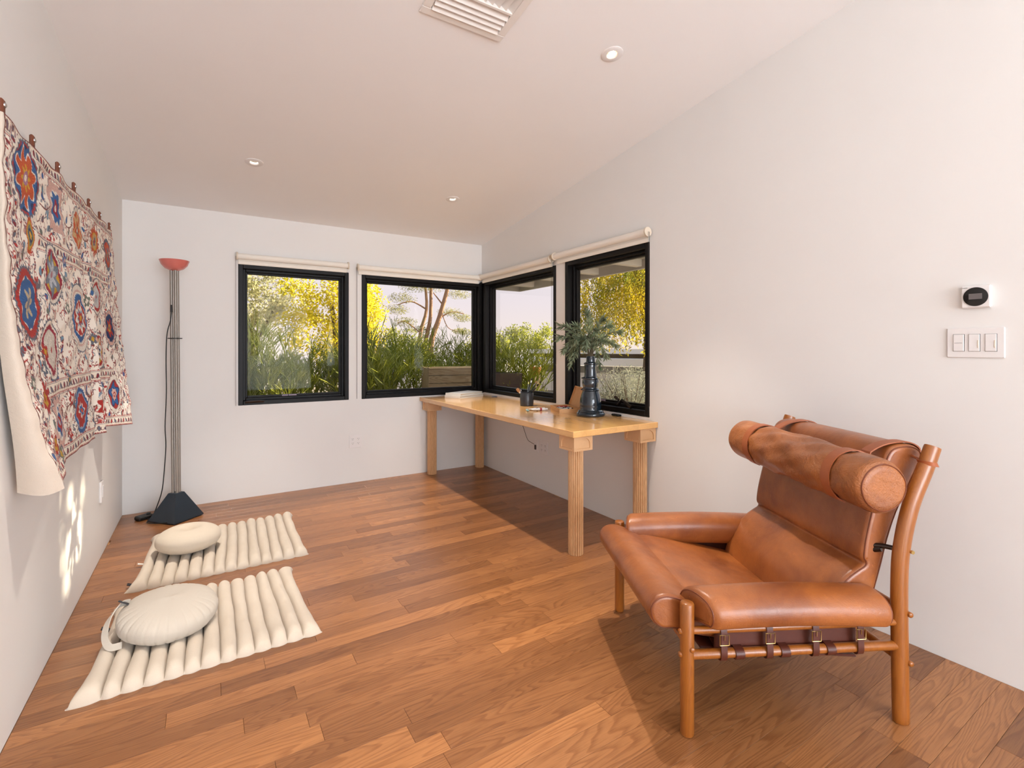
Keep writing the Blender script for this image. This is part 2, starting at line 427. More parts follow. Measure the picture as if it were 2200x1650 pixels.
o = slab_holes(sorted(set(us)|{-8.1, -6.95}), [0, .8, 2.0, 2.3], lambda u, v: not inrect(u, v, (-8.1, -6.95, .8, 2.0)), lambda u, v, w: (w, u, v if v < 2.2 else ceil_z(XL, u)), XL-.15, XL).make('wall_left', 'plaster'); tag(o, kind='structure')
o = slab_holes([XL, -2.85, -.25, 0], [0, 2.85, 2.9], lambda u, v: not inrect(u, v, (-2.85, -.25, -1, 2.85)),
               lambda u, v, w: (u, w, v if v < 2.87 else ceil_z(u, YF)), YF-.15, YF).make('wall_front', 'plaster'); tag(o, kind='structure')
# ceiling with round-light and duct openings
H = .034
xs = {XL-.15, .15}; ys = {YF-.15, .15}
holes = [(x-H, x+H, y-H, y+H) for x, y in LIGHTS]+[(VENT[0]-.17, VENT[0]+.17, VENT[1]-.17, VENT[1]+.17)]
for h in holes: xs |= {round(h[0], 4), round(h[1], 4)}; ys |= {round(h[2], 4), round(h[3], 4)}
for y in np.arange(-8.4, 0, .6): ys.add(round(float(y), 3))
o = slab_holes(sorted(xs), sorted(ys), lambda u, v: not any(inrect(u, v, h) for h in holes),
               lambda u, v, w: (u, v, ceil_z(u, v)+w), 0, .12).make('ceiling', 'ceiling'); tag(o, kind='structure')

# floor: subfloor slab with every plank a piece of its own
floor = MB().box(XL-.15, .15, YF-.15, .15, -.12, -.014).make('floor', 'soil'); tag(floor, kind='structure')
floor.data.materials.clear(); floor.data.materials.append(M['boxwood'])
PW = .083; row = 0; y = 0.0
rs = random.Random(21)
while y > -4.60:
    x = XL - rs.random()*.9
    while x < 0:
        L = rs.choice([.45, .62, .8, .95, 1.15, 1.3])*rs.uniform(.9, 1.1)
        a, b = max(x, XL+.001), min(x+L, -.001)
        if b-a > .02:
            hx, hy = (b-a)/2-.0004, PW/2-.0004
            MB().box(-hx, hx, -hy, hy, -.014, 0, .0006).make('plank', 'oak', floor, loc=((a+b)/2, y-PW/2, 0))
        x += L
    y -= PW
mb = MB()
while y > YF:
    x = XL
    while x < 0:
        L = rs.uniform(.6, 1.4); b = min(x+L, 0); mb.box(x+.0005, b-.0005, max(y-PW, YF)+.0005, y-.0005, -.014, 0); x += L
    y -= PW
o = mb.make('planking', 'oak', floor); o['kind'] = 'stuff'

# assumed glazed doors behind the camera, unseen, added to bring in daylight
d1 = thing('unseen_door_1', None, None); tag(d1, kind='structure')
for k, (a, b) in enumerate(((-2.85, -1.56), (-1.54, -.25))):
    mb = MB(); mb.box(a, a+.07, YF-.10, YF-.05, 0, 2.85); mb.box(b-.07, b, YF-.10, YF-.05, 0, 2.85)
    mb.box(a+.07, b-.07, YF-.10, YF-.05, 0, .09); mb.box(a+.07, b-.07, YF-.10, YF-.05, 2.77, 2.85)
    f = mb.make('door_panel', 'frame', d1)
    MB().box(a+.07, b-.07, YF-.078, YF-.072, 0.09, 2.77).make('pane', 'glass', f)

# ------------------------------------------------------------------ windows
def ring(mb, T, a0, a1, z0, z1, w, d0, d1, bev=.003):
    """rectangular ring, width w, depth from d0 to d1 (outwards positive)"""
    for (p, q, r, s) in ((a0, a0+w, z0, z1), (a1-w, a1, z0, z1), (a0+w, a1-w, z0, z0+w), (a0+w, a1-w, z1-w, z1)):
        m = MB().box(p, q, d0, d1, r, s, bev)
        mb.add([T(*pt) for pt in m.v], m.f if (T(1, 0, 0)[0] == 1 or T(0, 1, 0)[0] < T(0, 0, 0)[0]) else [tuple(reversed(g)) for g in m.f])
def TB(a, d, z): return (a, d, z)
def TR(a, d, z): return (d, a, z)
def window(idx, T, a0, a1, z0, z1, crank=None, sticker=None):
    root = bpy.data.objects.new('window_%d' % idx, None); COL.objects.link(root); tag(root, kind='structure')
    mb = MB(); ring(mb, T, a0, a1, z0, z1, .037, -.006, .13); mb.make('window_frame', 'frame', root)
    mb = MB(); ring(mb, T, a0+.035, a1-.035, z0+.035, z1-.035, .024, .045, .115, .004); ring(mb, T, a0+.057, a1-.057, z0+.057, z1-.057, .016, .065, .105, .003)
    mb.make('sash', 'frame', root)
    m = MB().box(a0+.07, a1-.07, .088, .094, z0+.07, z1-.07)
    MB().add([T(*p) for p in m.v], m.f).make('pane', 'glass', root)
    if sticker:
        m = MB().box(sticker, sticker+.05, .062, .0655, z0+.060, z0+.072); m.box(sticker+.055, sticker+.12, .062, .0655, z0+.060, z0+.072)
        MB().add([T(*p) for p in m.v], m.f).make('maker_label', plainlabel, root)
    if crank is not None:
        mb = MB(); m = MB().box(crank-.10, crank+.10, .0, .046, z0+.012, z0+.036, .006); mb.add([T(*p) for p in m.v], m.f)
        cr = mb.make('crank_cover', 'frame', root)
        mb = MB()
        if idx == 4:
            mb.tube([T(crank+.10, -.005, z0+.055), T(crank+.055, -.012, z0+.095), T(crank-.04, -.015, z0+.05)], [.012, .010, .013], 8)
            mb.tube([T(crank+.12, -.02, z0+.115), T(crank+.085, -.012, z0+.092)], .010, 8)
        else:
            mb.tube([T(crank-.06, -.006, z0+.028), T(crank+.055, -.010, z0+.030), T(crank+.085, -.008, z0+.026)], [.012, .012, .006], 8)
        mb.make('crank_handle', 'steel_dark', cr, 40)
    return root
plainlabel = plain('maker_label_lilac', (150, 132, 148), .5)
window(1, TB, *W[1], crank=-2.235, sticker=-2.0)
window(2, TB, *W[2])
window(3, TR, *W[3])
window(4, TR, *W[4], crank=-2.21, sticker=-1.90)
window(5, TR, *W[5])  # made-up window behind the camera, added to let daylight onto the left wall
def TLf(a, d, z): return (XL-d, a, z)
window(6, TLf, -8.1, -6.95, .80, 2.0)  # made-up left window behind the camera, added so daylight reaches the right wall
o = MB().box(.0, .13, -.055, .13, .790, 2.0, .003).box(-.03, .002, -.055, .0, 1.985, 2.0).make('trim_1', 'frame'); tag(o, kind='structure')

# ------------------------------------------------------------------ roller blinds
def blind(T, a0, a1, zt, side, label, chain_len, flip):
    r = thing('roller_blind', label, 'blind', T((a0+a1)/2, 0, zt), group='cream roller blinds rolled up over the windows')
    loc = Vector(r.location)
    def L(p): return Vector(p)-loc
    mb = MB(); mb.tube([L(T(a0+.012, -.040, zt-.030)), L(T(a1-.012, -.040, zt-.030))], .025, 20); mb.make('roller', 'blind', r, 40)
    m = MB().box(a0+.014, a1-.014, -.018, -.0155, zt-.090, zt-.03); mb = MB().add([L(T(*p)) for p in m.v], m.f); fb = mb.make('shade_fabric', 'blind', r)
    m = MB().box(a0+.014, a1-.014, -.024, -.012, zt-.094, zt-.064, .004); MB().add([L(T(*p)) for p in m.v], m.f).make('hem_bar', 'blind', r)
    for e in (a0, a1):
        s_ = .006 if e == a0 else -.006
        mb = MB(); cpt = T(e+s_, -.038, zt-.030); 
        pr = []
        for k in range(24):
            a = 2*PI*k/24; pr.append((math.cos(a)*.033, math.sin(a)*.033))
        def R(e2): return [L(T(e2, -.040+min(p[0], .037), zt-.030+p[1])) for p in pr]
        mb.loft([R(e), R(e+2*s_)]); mb.make('end_bracket', 'offwhite', r, 40)
    # bead chain loop
    ca = a0-.003 if side == 0 else a1+.003
    pts = [T(ca, -.030, zt-.03), T(ca, -.030, zt-chain_len+.01), T(ca, -.034, zt-chain_len), T(ca, -.038, zt-chain_len), T(ca, -.042, zt-chain_len+.01), T(ca, -.042, zt-.03)]
    mb = MB(); mb.tube([L(p) for p in pts], .0011, 6); mb.make('bead_chain', 'steel_dark', r)
    return r
blind(TB, -2.362, -1.440, 2.083, 0, 'cream roller blind over the casement window nearest the floor lamp', 1.29, 1)
blind(TB, -1.362, -.035, 2.078, 0, 'longest cream roller blind, over the wide window beside the room corner', 1.28, 1)
blind(TR, -1.335, -.035, 2.083, 0, 'cream roller blind on the desk wall, over the corner window behind the brush pot', 1.18, 1)
blind(TR, -2.43, -1.375, 2.095, 0, 'cream roller blind over the window behind the tall vase', 1.22, 1)

# ------------------------------------------------------------------ ceiling lights and vent
SLOPE = math.atan(.1275)
def downlight(i, x, y, label):
    r = thing('recessed_light', label, 'ceiling light', (x, y, ceil_z(x, y)), group='round white recessed ceiling lights')
    k = .1335-.0235*(-x)/3.12
    r.rotation_euler = (-math.atan(k), 0, 0)
    prof_o = [(.0245, .000), (.029, -.005), (.052, -.005), (.057, -.002), (.057, .0), (.033, 0.001), (.0305, .03), (.0305, .055), (.0285, .055), (.0240, .012)]
    mb = MB(); seg = 40
    rings = [[(p[0]*math.cos(2*PI*q/seg), p[0]*math.sin(2*PI*q/seg), p[1]) for q in range(seg)] for p in prof_o]
    rings.append(rings[0]); mb.loft(rings, True, False); mb.make('trim_ring', 'white_plastic', r, 35)
    mb = MB(); mb.lathe([(.0238, .010), (.0260, .05)], 32, cap=False); mb.make('baffle', 'dark_slot' if i != 2 else 'brass', r, 60)
    mb = MB(); mb.lathe([(.002, .022), (.014, .022), (.0195, .026), (.0200, .045)], 24); mb.make('lamp', 'bulb', r, 60)
    l = bpy.data.lights.new('downlight', 'SPOT'); l.energy = DOWNLIGHT_W*(1.0 if y > -4 else .10); l.color = DOWNLIGHT_COLOR; l.spot_size = math.radians(62); l.spot_blend = .9; l.shadow_soft_size = .028
    lo = bpy.data.objects.new('downlight', l); COL.objects.link(lo); lo.location = (x, y, ceil_z(x, y)-.014)
for i, (x, y) in enumerate(LIGHTS):
    downlight(i, x, y, ['small recessed ceiling light above the corner end of the desk', 'small recessed ceiling light above the pink floor lamp side of the room',
                        'largest recessed ceiling light in view, beside the air vent', 'recessed ceiling light above the mats, out of view to the left',
                        'recessed ceiling light behind the leather chair, out of view', 'recessed ceiling light behind the camera, left side'][i])
vt = thing('air_vent', 'square white louvred air vent in the sloping ceiling', 'vent', (VENT[0], VENT[1], ceil_z(*VENT)))
vt.rotation_euler = (-math.atan(.1215), -.006, 0)
mb = MB()
for (a, b, c, d) in ((-.205, .205, -.205, -.165), (-.205, .205, .165, .205), (-.205, -.165, -.165, .165), (.165, .205, -.165, .165)): mb.box(a, b, c, d, -.010, .0, .003)
mb.make('vent_frame', 'vent_white', vt)
MB().box(-.168, .168, -.168, .168, .10, .11).make('duct', 'duct', vt)
def slat(p0, p1, tilt_dir, w=.034):
    mb = MB(); a = Vector(p0); b = Vector(p1); t = Vector(tilt_dir)
    up = Vector((0, 0, 1)); d = (t*.72+up*.55).normalized()
    nn = (b-a).normalized().cross(d)*.0016
    q = [a-d*w/2, a+d*w/2, b+d*w/2, b-d*w/2]
    V = [p+nn for p in q]+[p-nn for p in q]
    mb.add(V, [(0, 1, 2, 3), (7, 6, 5, 4), (0, 4, 5, 1), (1, 5, 6, 2), (2, 6, 7, 3), (3, 7, 4, 0)]); return mb.make('louvre', 'vent_white', vt)
for k in range(4): slat((-.163, .150-k*.030, -.004), (.163, .150-k*.030, -.004), (0, -1, 0), .036)
MB().box(-.163, .163, .026, .040, -.016, .012, .002).make('divider', 'vent_white', vt)
for k in range(10): slat((.150-k*.034, .026, -.002), (.150-k*.034, -.13, -.002), (-1, 0, 0), .034)
MB().box(-.163, .163, -.144, -.132, -.016, .012, .002).make('divider', 'vent_white', vt)
for k in range(1): slat((-.163, -.152, -.004), (.163, -.152, -.004), (0, 1, 0), .03)

# ------------------------------------------------------------------ wall plates
def rbox(x0, x1, y0, y1, z0, z1, bev=.003): return MB().box(x0, x1, y0, y1, z0, z1, bev)
# four-socket outlet on the back wall (faces -y)
def sockets_b(parent, cx, cz, s=1):
    for dx in (-.0265, .0265):
        for dz in (-.020, .020):
            rbox(cx+dx-.016, cx+dx+.016, -.0085, -.006, cz+dz-.014, cz+dz+.014, .001).make('socket', 'white_plastic', parent)
            m = MB()
            for q in (-.0062, .0062): m.box(cx+dx+q-.0011, cx+dx+q+.0011, -.0095, -.0084, cz+dz+.001, cz+dz+.009)
            m.lathe([(.0024, 0), (.0024, .0005)], 10, (0, 0, 0)); 
            m2 = MB().box(cx+dx-.0022, cx+dx+.0022, -.0095, -.0084, cz+dz-.009, cz+dz-.005)
            m3 = MB(); m3.v = m.v[:16]; m3.f = m.f[:12]; m3.add(m2.v, m2.f); m3.make('slot', 'dark_slot', parent.children[-1])
r = thing('wall_outlet', 'white square four-socket outlet low on the back wall under the windows', 'outlet', (-1.370, 0, .392))
rbox(-.058, .058, -.006, 0, -.0625, .0625, .002).make('cover_plate', 'white_plastic', r); sockets_b(r, 0, 0)
# right wall outlets under the desk (face -x)
r = thing('wall_outlet', 'white single outlet under the desk with a thin grey cord plugged in', 'outlet', (0, -1.055, .380))
rbox(-.006, 0, -.036, .036, -.058, .058, .002).make('cover_plate', 'white_plastic', r)
rbox(-.0085, -.006, -.017, .017, -.034, .034, .001).make('socket', 'white_plastic', r)
rbox(-.020, -.0085, -.010, .010, -.032, .010, .002).make('adapter', 'dark_slot', r)
r = thing('wall_outlet', 'white double outlet under the desk, right of the one with the cord', 'outlet', (0, -1.175, .380))
rbox(-.006, 0, -.058, .058, -.0585, .0585, .002).make('cover_plate', 'white_plastic', r)
for dy in (-.0265, .0265):
    for dz in (-.020, .020):
        s_ = rbox(-.0085, -.006, dy-.016, dy+.016, dz-.014, dz+.014, .001).make('socket', 'white_plastic', r)
        m = MB().box(-.0095, -.0084, dy-.0072, dy-.005, dz+.001, dz+.009).box(-.0095, -.0084, dy+.005, dy+.0072, dz+.001, dz+.009).box(-.0095, -.0084, dy-.002, dy+.002, dz-.009, dz-.005)
        m.make('slot', 'dark_slot', s_)
mb = MB(); mb.tube(crom([(-.02, -1.045, .395), (-.03, -1.02, .405), (-.05, -.985, .43), (-.06, -.95, .50), (-.065, -.90, .60), (-.07, -.87, .735)], 6), .0022, 8)
o = mb.make('power_cord', 'steel_dark', None, 60); tag(o, 'thin grey cord running from the outlet up under the desk', 'cord')
# left wall plate
r = thing('wall_outlet', 'white outlet plate low on the left wall under the embroidered hanging', 'outlet', (XL, -.90, .405))
rbox(0, .012, -.040, .040, -.062, .062, .003).make('cover_plate', 'white_plastic', r)
rbox(.012, .016, -.018, .018, -.034, .034, .001).make('socket', 'white_plastic', r)
# three-gang switch on the right wall
r = thing('light_switch', 'white three-gang dimmer switch plate below the thermostat', 'switch', (0, -4.075, 1.295))
rbox(-.007, 0, -.086, .086, -.0595, .0595, .003).make('cover_plate', 'white_plastic', r)
for k, dy in enumerate((.048, .001, -.047)):
    rec = rbox(-.0076, -.0069, dy-.0175, dy+.0175, -.0345, .0345, .0002).make('recess', 'dark_slot', r)
    b = rbox(-.0105, -.0068, dy-.0160, dy+(.0165 if k == 0 else .0165), -.0335, .0335, .0012).make('rocker', 'white_plastic', r)
    if k: rbox(-.0118, -.010, dy-.0125, dy-.0095, -.020, .010, .0005).make('slider', 'offwhite', b)
    else: rbox(-.0112, -.010, dy-.011, dy+.013, -.001, .0, .0002).make('split_line', 'dark_slot', b)
# thermostat
r = thing('thermostat', 'small square white thermostat with a black round dial and grey screen', 'thermostat', (0, -4.081, 1.475))
rbox(-.022, 0, -.0435, .0435, -.0435, .0435, .004).make('case', 'white_plastic', r)
mb = MB(); mb.loft([[(-.022, .037*math.cos(2*PI*k/48), .037*math.sin(2*PI*k/48)) for k in range(48)], [(-.0245, .0365*math.cos(2*PI*k/48), .0365*math.sin(2*PI*k/48)) for k in range(48)], [(-.0252, .034*math.cos(2*PI*k/48), .034*math.sin(2*PI*k/48)) for k in range(48)]])
d = mb.make('dial', 'black_gloss', r, 30)
rbox(-.0256, -.0251, -.020, .0195, -.010, .012, .0001).make('screen', 'screen_grey', r)
def text(name, s, size, loc, rot, mat, parent):
    c = bpy.data.curves.new(name, 'FONT'); c.body = s; c.size = size; c.extrude = .0002
    tmp = bpy.data.objects.new('tmp', c); COL.objects.link(tmp)
    dg = bpy.context.evaluated_depsgraph_get(); me = bpy.data.meshes.new_from_object(tmp.evaluated_get(dg)); bpy.data.objects.remove(tmp)
    me.materials.clear(); me.materials.append(M[mat]); o = bpy.data.objects.new(name, me); COL.objects.link(o); o.location = loc; o.rotation_euler = rot; o.parent = parent; return o
text('lettering', 'DAIKIN', .0048, (-.0224, .040, .0345), (PI/2, 0, -PI/2), 'dark_slot', r)

# ------------------------------------------------------------------ desk
DX0, DX1, DY0, DY1, DZ = -.731, -.002, -2.482, -.022, .780
desk = thing('desk', 'long light wooden desk on four fluted round legs under the corner windows', 'desk', (-.366, -1.252, 0))
dl = Vector(desk.location)
MB().box(DX0-dl.x, DX1-dl.x, DY0-dl.y, DY1-dl.y, DZ-.038, DZ, .002).make('tabletop', 'maple', desk)
def desk_leg(x, y):
    lg = None
    NF = 20
    mb = MB(); mb.lathe([(.045, 0), (.047, .003), (.047, .648), (.047, .652)], 160, fn=lambda a, z, r: 1.0-.15*max(0, 1-abs((a*NF/(2*PI)) % 1-.5)*2.0/.6))
    lg = mb.make('leg', 'ash', desk, 25, loc=(x-dl.x, y-dl.y, 0))
    h0, h1, s = .650, DZ-.038, .066
    cap = MB(); cap.box(-s, s, -s, s, h0, h1)
    t = .007
    for q in range(4):
        R = Matrix.Rotation(q*PI/2, 3, 'Z')
        aw, ah = s*.80, (h1-h0)-.014-.012; zb = h0+.014
        K = 18
        inner = [(-aw, zb)]+[(-aw*math.cos(PI*k/K), zb+ah*(.35+.65*math.sin(PI*k/K))) for k in range(K+1)]+[(aw, zb)]
        outer = [(-s-t, h0)]
        for k in range(K+1):
            f = k/K
            outer.append((-s-t, zb+ah*.35+(h1-zb-ah*.35)*(f*4)) if f < .25 else ((-s-t+(2*s+2*t)*(f-.25)*2, h1) if f <= .75 else (s+t, h1-(h1-zb-ah*.35)*(f-.75)*4)))
        outer.append((s+t, h0))
        n_ = len(inner)
        V = [R @ Vector((a, -s-t, b)) for a, b in inner]+[R @ Vector((a, -s-t, b)) for a, b in outer]+[R @ Vector((a, -s+.0005, b)) for a, b in inner]+[R @ Vector((a, -s+.0005, b)) for a, b in outer]
        F = []
        for i in range(n_-1):
            F += [(n_+i, n_+i+1, i+1, i), (i, i+1, 2*n_+i+1, 2*n_+i)]
        F += [(n_, 0, n_-1, 2*n_-1), (0, 2*n_, 3*n_-1, n_-1), (3*n_, n_, 2*n_-1, 4*n_-1)]
        cap.add(V, F)
    cap.make('capital', 'capital', lg)
for x, y in ((-.627, -.096), (-.078, -.096), (-.627, -2.378), (-.078, -2.392)): desk_leg(x, y)

# ------------------------------------------------------------------ tapestry
TY0, TY1 = 0, 1
BPT = [(0, -2.985, -2.50, .80), (.10, -3.015, -2.34, .815), (.22, -3.05, -2.12, .825), (.36, -3.048, -1.86, .83), (.50, -3.035, -1.60, .83), (.545, -3.090, -1.50, .83), (.60, -3.02, -1.42, .83), (.66, -3.092, -1.30, .83), (.78, -3.062, -1.12, .825), (1, -2.963, -.88, .80)]
def tap_surface(U, V):
    us_ = [b[0] for b in BPT]
    t = np.stack([-3.085+.004*np.sin(U*44)*(V+.3), -2.69+1.955*U, 1.972+.05*U+.006*np.cos(U*6*2*PI)*(V < .02)], -1)
    b = np.stack([np.interp(U, us_, [q[k] for q in BPT]) for k in (1, 2, 3)], -1)
    ex = 1.25+1.75*np.clip(1-U/.3, 0, 1)
    w = (V**ex)[..., None]; lw = (V**(1+1.2*np.clip(1-U/.3, 0, 1)))[..., None]
    P = np.empty_like(t)
    P[..., 0] = (t[..., 0]*(1-w[..., 0])+b[..., 0]*w[..., 0])
    P[..., 1] = (t[..., 1]*(1-lw[..., 0])+b[..., 1]*lw[..., 0])
    P[..., 2] = t[..., 2]*(1-V)+b[..., 2]*V
    # quilting puckers
    P[..., 0] += .0035*np.sin(V*38+U*9)*np.sin(U*31+V*5)+.002*np.sin(V*90+U*60)
    return P
def paint_suzani(nu, nv, UW, VH):
    X, Y = np.meshgrid(np.linspace(0, UW, nu), np.linspace(0, VH, nv), indexing='ij')
    C = np.zeros((nu, nv, 3)); C[:] = (246, 238, 226)
    rng = np.random.default_rng(5); dx = UW/(nu-1); dy = VH/(nv-1)
    RED, DRED, BLUE, NAVY, SL, PK, YE, OR, GR, WH, CR, BR = (176, 48, 42), (132, 38, 44), (50, 98, 156), (34, 54, 96), (100, 108, 122), (216, 176, 164), (204, 160, 48), (198, 86, 42), (112, 120, 108), (240, 234, 226), (156, 30, 58), (120, 60, 50)
    def win(cx, cy, r):
        i0, i1 = max(0, int((cx-r)/dx)), min(nu, int((cx+r)/dx)+2); j0, j1 = max(0, int((cy-r)/dy)), min(nv, int((cy+r)/dy)+2)
        return slice(i0, i1), slice(j0, j1)
    def blob(cx, cy, rx, ry, ang, col, outline=None):
        s = win(cx, cy, max(rx, ry)*1.4+.004)
        if s[0].start >= s[0].stop or s[1].start >= s[1].stop: return
        x = X[s]-cx; y = Y[s]-cy; c_, s_ = math.cos(ang), math.sin(ang)
        d = ((x*c_+y*s_)/rx)**2+((-x*s_+y*c_)/ry)**2
        if outline is not None: C[s][d < 1.5] = outline
        C[s][d < 1] = col
    def arc(cx, cy, r, a0, a1, th, col):
        s = win(cx, cy, r+th)
        if s[0].start >= s[0].stop or s[1].start >= s[1].stop: return
        x = X[s]-cx; y = Y[s]-cy; d = np.hypot(x, y); a = (np.arctan2(y, x)-a0) % (2*PI)
        C[s][(abs(d-r) < th/2) & (a < (a1-a0))] = col
    def line(x0, y0, x1, y1, th, col, dash=0):
        L = math.hypot(x1-x0, y1-y0); tx, ty = (x1-x0)/L, (y1-y0)/L
        a = (X-x0)*tx+(Y-y0)*ty; d = abs(-(X-x0)*ty+(Y-y0)*tx)
        m = (a > 0) & (a < L) & (d < th/2)
        if dash: m &= (np.sin(a*2*PI/dash) > -.4)
        C[m] = col
    # scatter ground motifs
    for _ in range(3400):
        cx, cy = rng.random()*UW, rng.random()*VH; t = rng.random()
        if t < .40:
            r = rng.uniform(.006, .013); a = rng.random()*6.28; col = [RED, BR, DRED, SL][rng.integers(4)]
            arc(cx, cy, r, a, a+rng.uniform(3.2, 5), .0042, col); arc(cx+1.7*r*math.cos(a), cy+1.7*r*math.sin(a), r*.8, a+2.5, a+6, .004, col)
        elif t < .62: blob(cx, cy, rng.uniform(.004, .007), rng.uniform(.009, .018), rng.random()*3.14, [RED, DRED, SL, (150, 150, 156), BR, RED][rng.integers(6)])
        elif t < .70: blob(cx, cy, .010, .016, rng.random()*3.14, [BLUE, GR, PK, SL, (110, 150, 176)][rng.integers(5)], [DRED, SL][rng.integers(2)])
        else:
            a = rng.random()*6.28; col = [SL, BR, RED, (150, 130, 130)][rng.integers(4)]
            x, y = cx, cy
            for k in range(7):
                blob(x, y, .0028, .0028, 0, col); a += rng.uniform(-.5, .5); x += .0045*math.cos(a); y += .0045*math.sin(a)
    # borders
    cxl = .135
    def band(x0, y0, x1, y1, n, gap=.052):
        """motif band between two chain lines"""
        L = math.hypot(x1-x0, y1-y0); tx, ty = (x1-x0)/L, (y1-y0)/L; nx_, ny_ = -ty, tx
        a = (X-x0)*tx+(Y-y0)*ty; d = -(X-x0)*ty+(Y-y0)*tx
        C[(a > 0) & (a < L) & (d > 0) & (d < gap)] = (238, 228, 212)
        for q in (0, gap):
            line(x0+nx_*q, y0+ny_*q, x1+nx_*q, y1+ny_*q, .0055, (170, 70, 66), .010)
            line(x0+nx_*(q+.007), y0+ny_*(q+.007), x1+nx_*(q+.007), y1+ny_*(q+.007), .003, (150, 130, 134))
        for k in range(n):
            f = (k+.5)/n; px, py = x0+(x1-x0)*f+nx_*gap*.55, y0+(y1-y0)*f+ny_*gap*.55
            cc = [RED, SL, DRED, (120, 100, 110)][k % 4]
            blob(px, py, .008, .012, .5*(-1)**k+math.atan2(ty, tx), cc, BR if k % 2 else NAVY)
            arc(px+tx*L/n*.5, py+ty*L/n*.5, .011, 0, 3.6, .004, [SL, BR][k % 2])
    band(UW-.002, .004+.046, .002, .004+.046, 60, .046)
    band(.002, VH-.056, UW-.002, VH-.056, 44, .050)
    band(.046, VH, .046, 0, 36, .040)
    band(UW-.002, VH, UW-.002, 0, 30, .030)
    band(.30, .30, UW-.26, .30, 34)
    band(.24, VH-.33, UW-.26, VH-.33, 36)
    line(.27, .07, .23, VH-.07, .005, (150, 80, 80), .012); line(UW-.25, .07, UW-.25, VH-.07, .005, (150, 80, 80), .012)
    # vines
    for x0, y0, x1, y1 in ((.16, .05, .16, VH-.05), (UW-.13, .05, UW-.13, VH-.05), (.3, .16, UW-.25, .16), (.3, VH-.18, UW-.25, VH-.18)):
        L = math.hypot(x1-x0, y1-y0)
        for k in range(int(L/.004)):
            f = k*.004/L; q = .035*math.sin(k*.07)
            blob(x0+(x1-x0)*f+q*(x0 == x1), y0+(y1-y0)*f+q*(y0 == y1), .0035, .0035, 0, BR)
    # medallions: u, v, radius, list of (relative radius, colour, petals, depth)
    def med(u, v, r, layers, petals=None, sx=1):
        cx, cy = u*UW, v*VH; s = win(cx, cy, r*1.5); x = (X[s]-cx)/sx; y = Y[s]-cy; d = np.hypot(x, y)/r; a = np.arctan2(y, x)
        for (q, col, k, amp) in layers:
            rr = q*(1+amp*np.cos(a*k+q*3)) if k else q
            m = d < rr
            n_ = rng.random(m.shape)*.16+.92
            stripe = 1-.10*(np.sin(a*46) > .3)
            C[s][m] = np.array(col)*(n_*stripe)[m][:, None]
    WHs = (236, 228, 216)
    med(.105, .115, .118, [(1.25, WHs, 0, 0), (1.10, SL, 30, .03), (1.02, RED, 28, .03), (.95, NAVY, 0, 0), (.93, BLUE, 8, .12), (.74, WHs, 8, .26), (.68, OR, 8, .26), (.30, YE, 8, .35), (.20, (168, 120, 150), 0, 0), (.10, WHs, 0, 0)])
    med(.288, .133, .062, [(1.9, SL, 14, .10), (1.80, PK, 14, .10), (1.1, WHs, 12, .05), (.95, BLUE, 8, .14), (.50, CR, 4, .2), (.22, WHs, 0, 0)])
    med(.475, .150, .085, [(1.28, SL, 24, .02), (1.22, (226, 218, 206), 0, 0), (1.0, OR, 20, .03), (.78, (206, 170, 120), 6, .22), (.45, OR, 6, .3), (.2, GR, 0, 0), (.1, WHs, 0, 0)])
    med(.70, .133, .075, [(1.0, OR, 12, .16), (.62, YE, 10, .05), (.52, (196, 160, 110), 0, 0), (.30, SL, 6, .25), (.14, RED, 0, 0)])
    med(.888, .150, .095, [(1.0, SL, 24, .03), (.78, RED, 0, 0), (.68, OR, 6, .2), (.40, SL, 6, .3), (.16, YE, 0, 0)])
    med(.238, .367, .098, [(1.22, SL, 30, .03), (1.14, WHs, 0, 0), (1.0, CR, 32, .03), (.76, YE, 0, 0), (.72, (120, 134, 150), 6, .32), (.42, (190, 196, 204), 6, .35), (.14, (176, 120, 130), 0, 0)])
    med(.075, .475, .112, [(1.12, SL, 34, .03), (1.02, RED, 34, .03), (.80, WHs, 0, 0), (.78, BLUE, 9, .05), (.36, (196, 180, 150), 6, .4), (.18, (120, 130, 150), 0, 0)])
    med(.438, .500, .112, [(1.42, SL, 40, .02), (1.36, WHs, 0, 0), (1.16, PK, 40, .02), (1.08, WHs, 0, 0), (1.0, BLUE, 36, .03), (.76, WHs, 0, 0), (.72, RED, 12, .06), (.52, WHs, 8, .22), (.34, (110, 150, 176), 8, .2), (.26, RED, 8, .25), (.12, YE, 0, 0)])
    med(.185, .617, .098, [(1.22, SL, 30, .03), (1.14, WHs, 0, 0), (1.0, CR, 32, .03), (.80, (216, 208, 196), 0, 0), (.50, (196, 182, 170), 12, .1), (.46, (220, 212, 200), 12, .1), (.12, RED, 0, 0)])
    med(.712, .383, .088, [(1.15, SL, 26, .03), (1.08, WHs, 0, 0), (.92, RED, 26, .03), (.70, (206, 208, 206), 0, 0), (.4, (186, 190, 196), 8, .15), (.1, RED, 0, 0)])
    med(.725, .633, .088, [(1.15, SL, 26, .03), (1.08, WHs, 0, 0), (.95, RED, 26, .03), (.76, YE, 0, 0), (.66, WHs, 6, .3), (.34, NAVY, 6, .3), (.16, WHs, 0, 0)])
    med(.862, .517, .088, [(1.2, SL, 24, .04), (1.14, PK, 0, 0), (.92, NAVY, 12, .05), (.50, RED, 6, .3), (.26, YE, 0, 0), (.12, NAVY, 0, 0)])
    med(.10, .760, .055, [(1.0, RED, 8, .18), (.5, YE, 6, .15), (.2, RED, 0, 0)])
    med(.180, .855, .064, [(1.7, SL, 12, .12), (1.58, PK, 12, .12), (1.15, WHs, 0, 0), (.92, BLUE, 8, .14), (.55, RED, 6, .2), (.22, (190, 200, 210), 0, 0)])
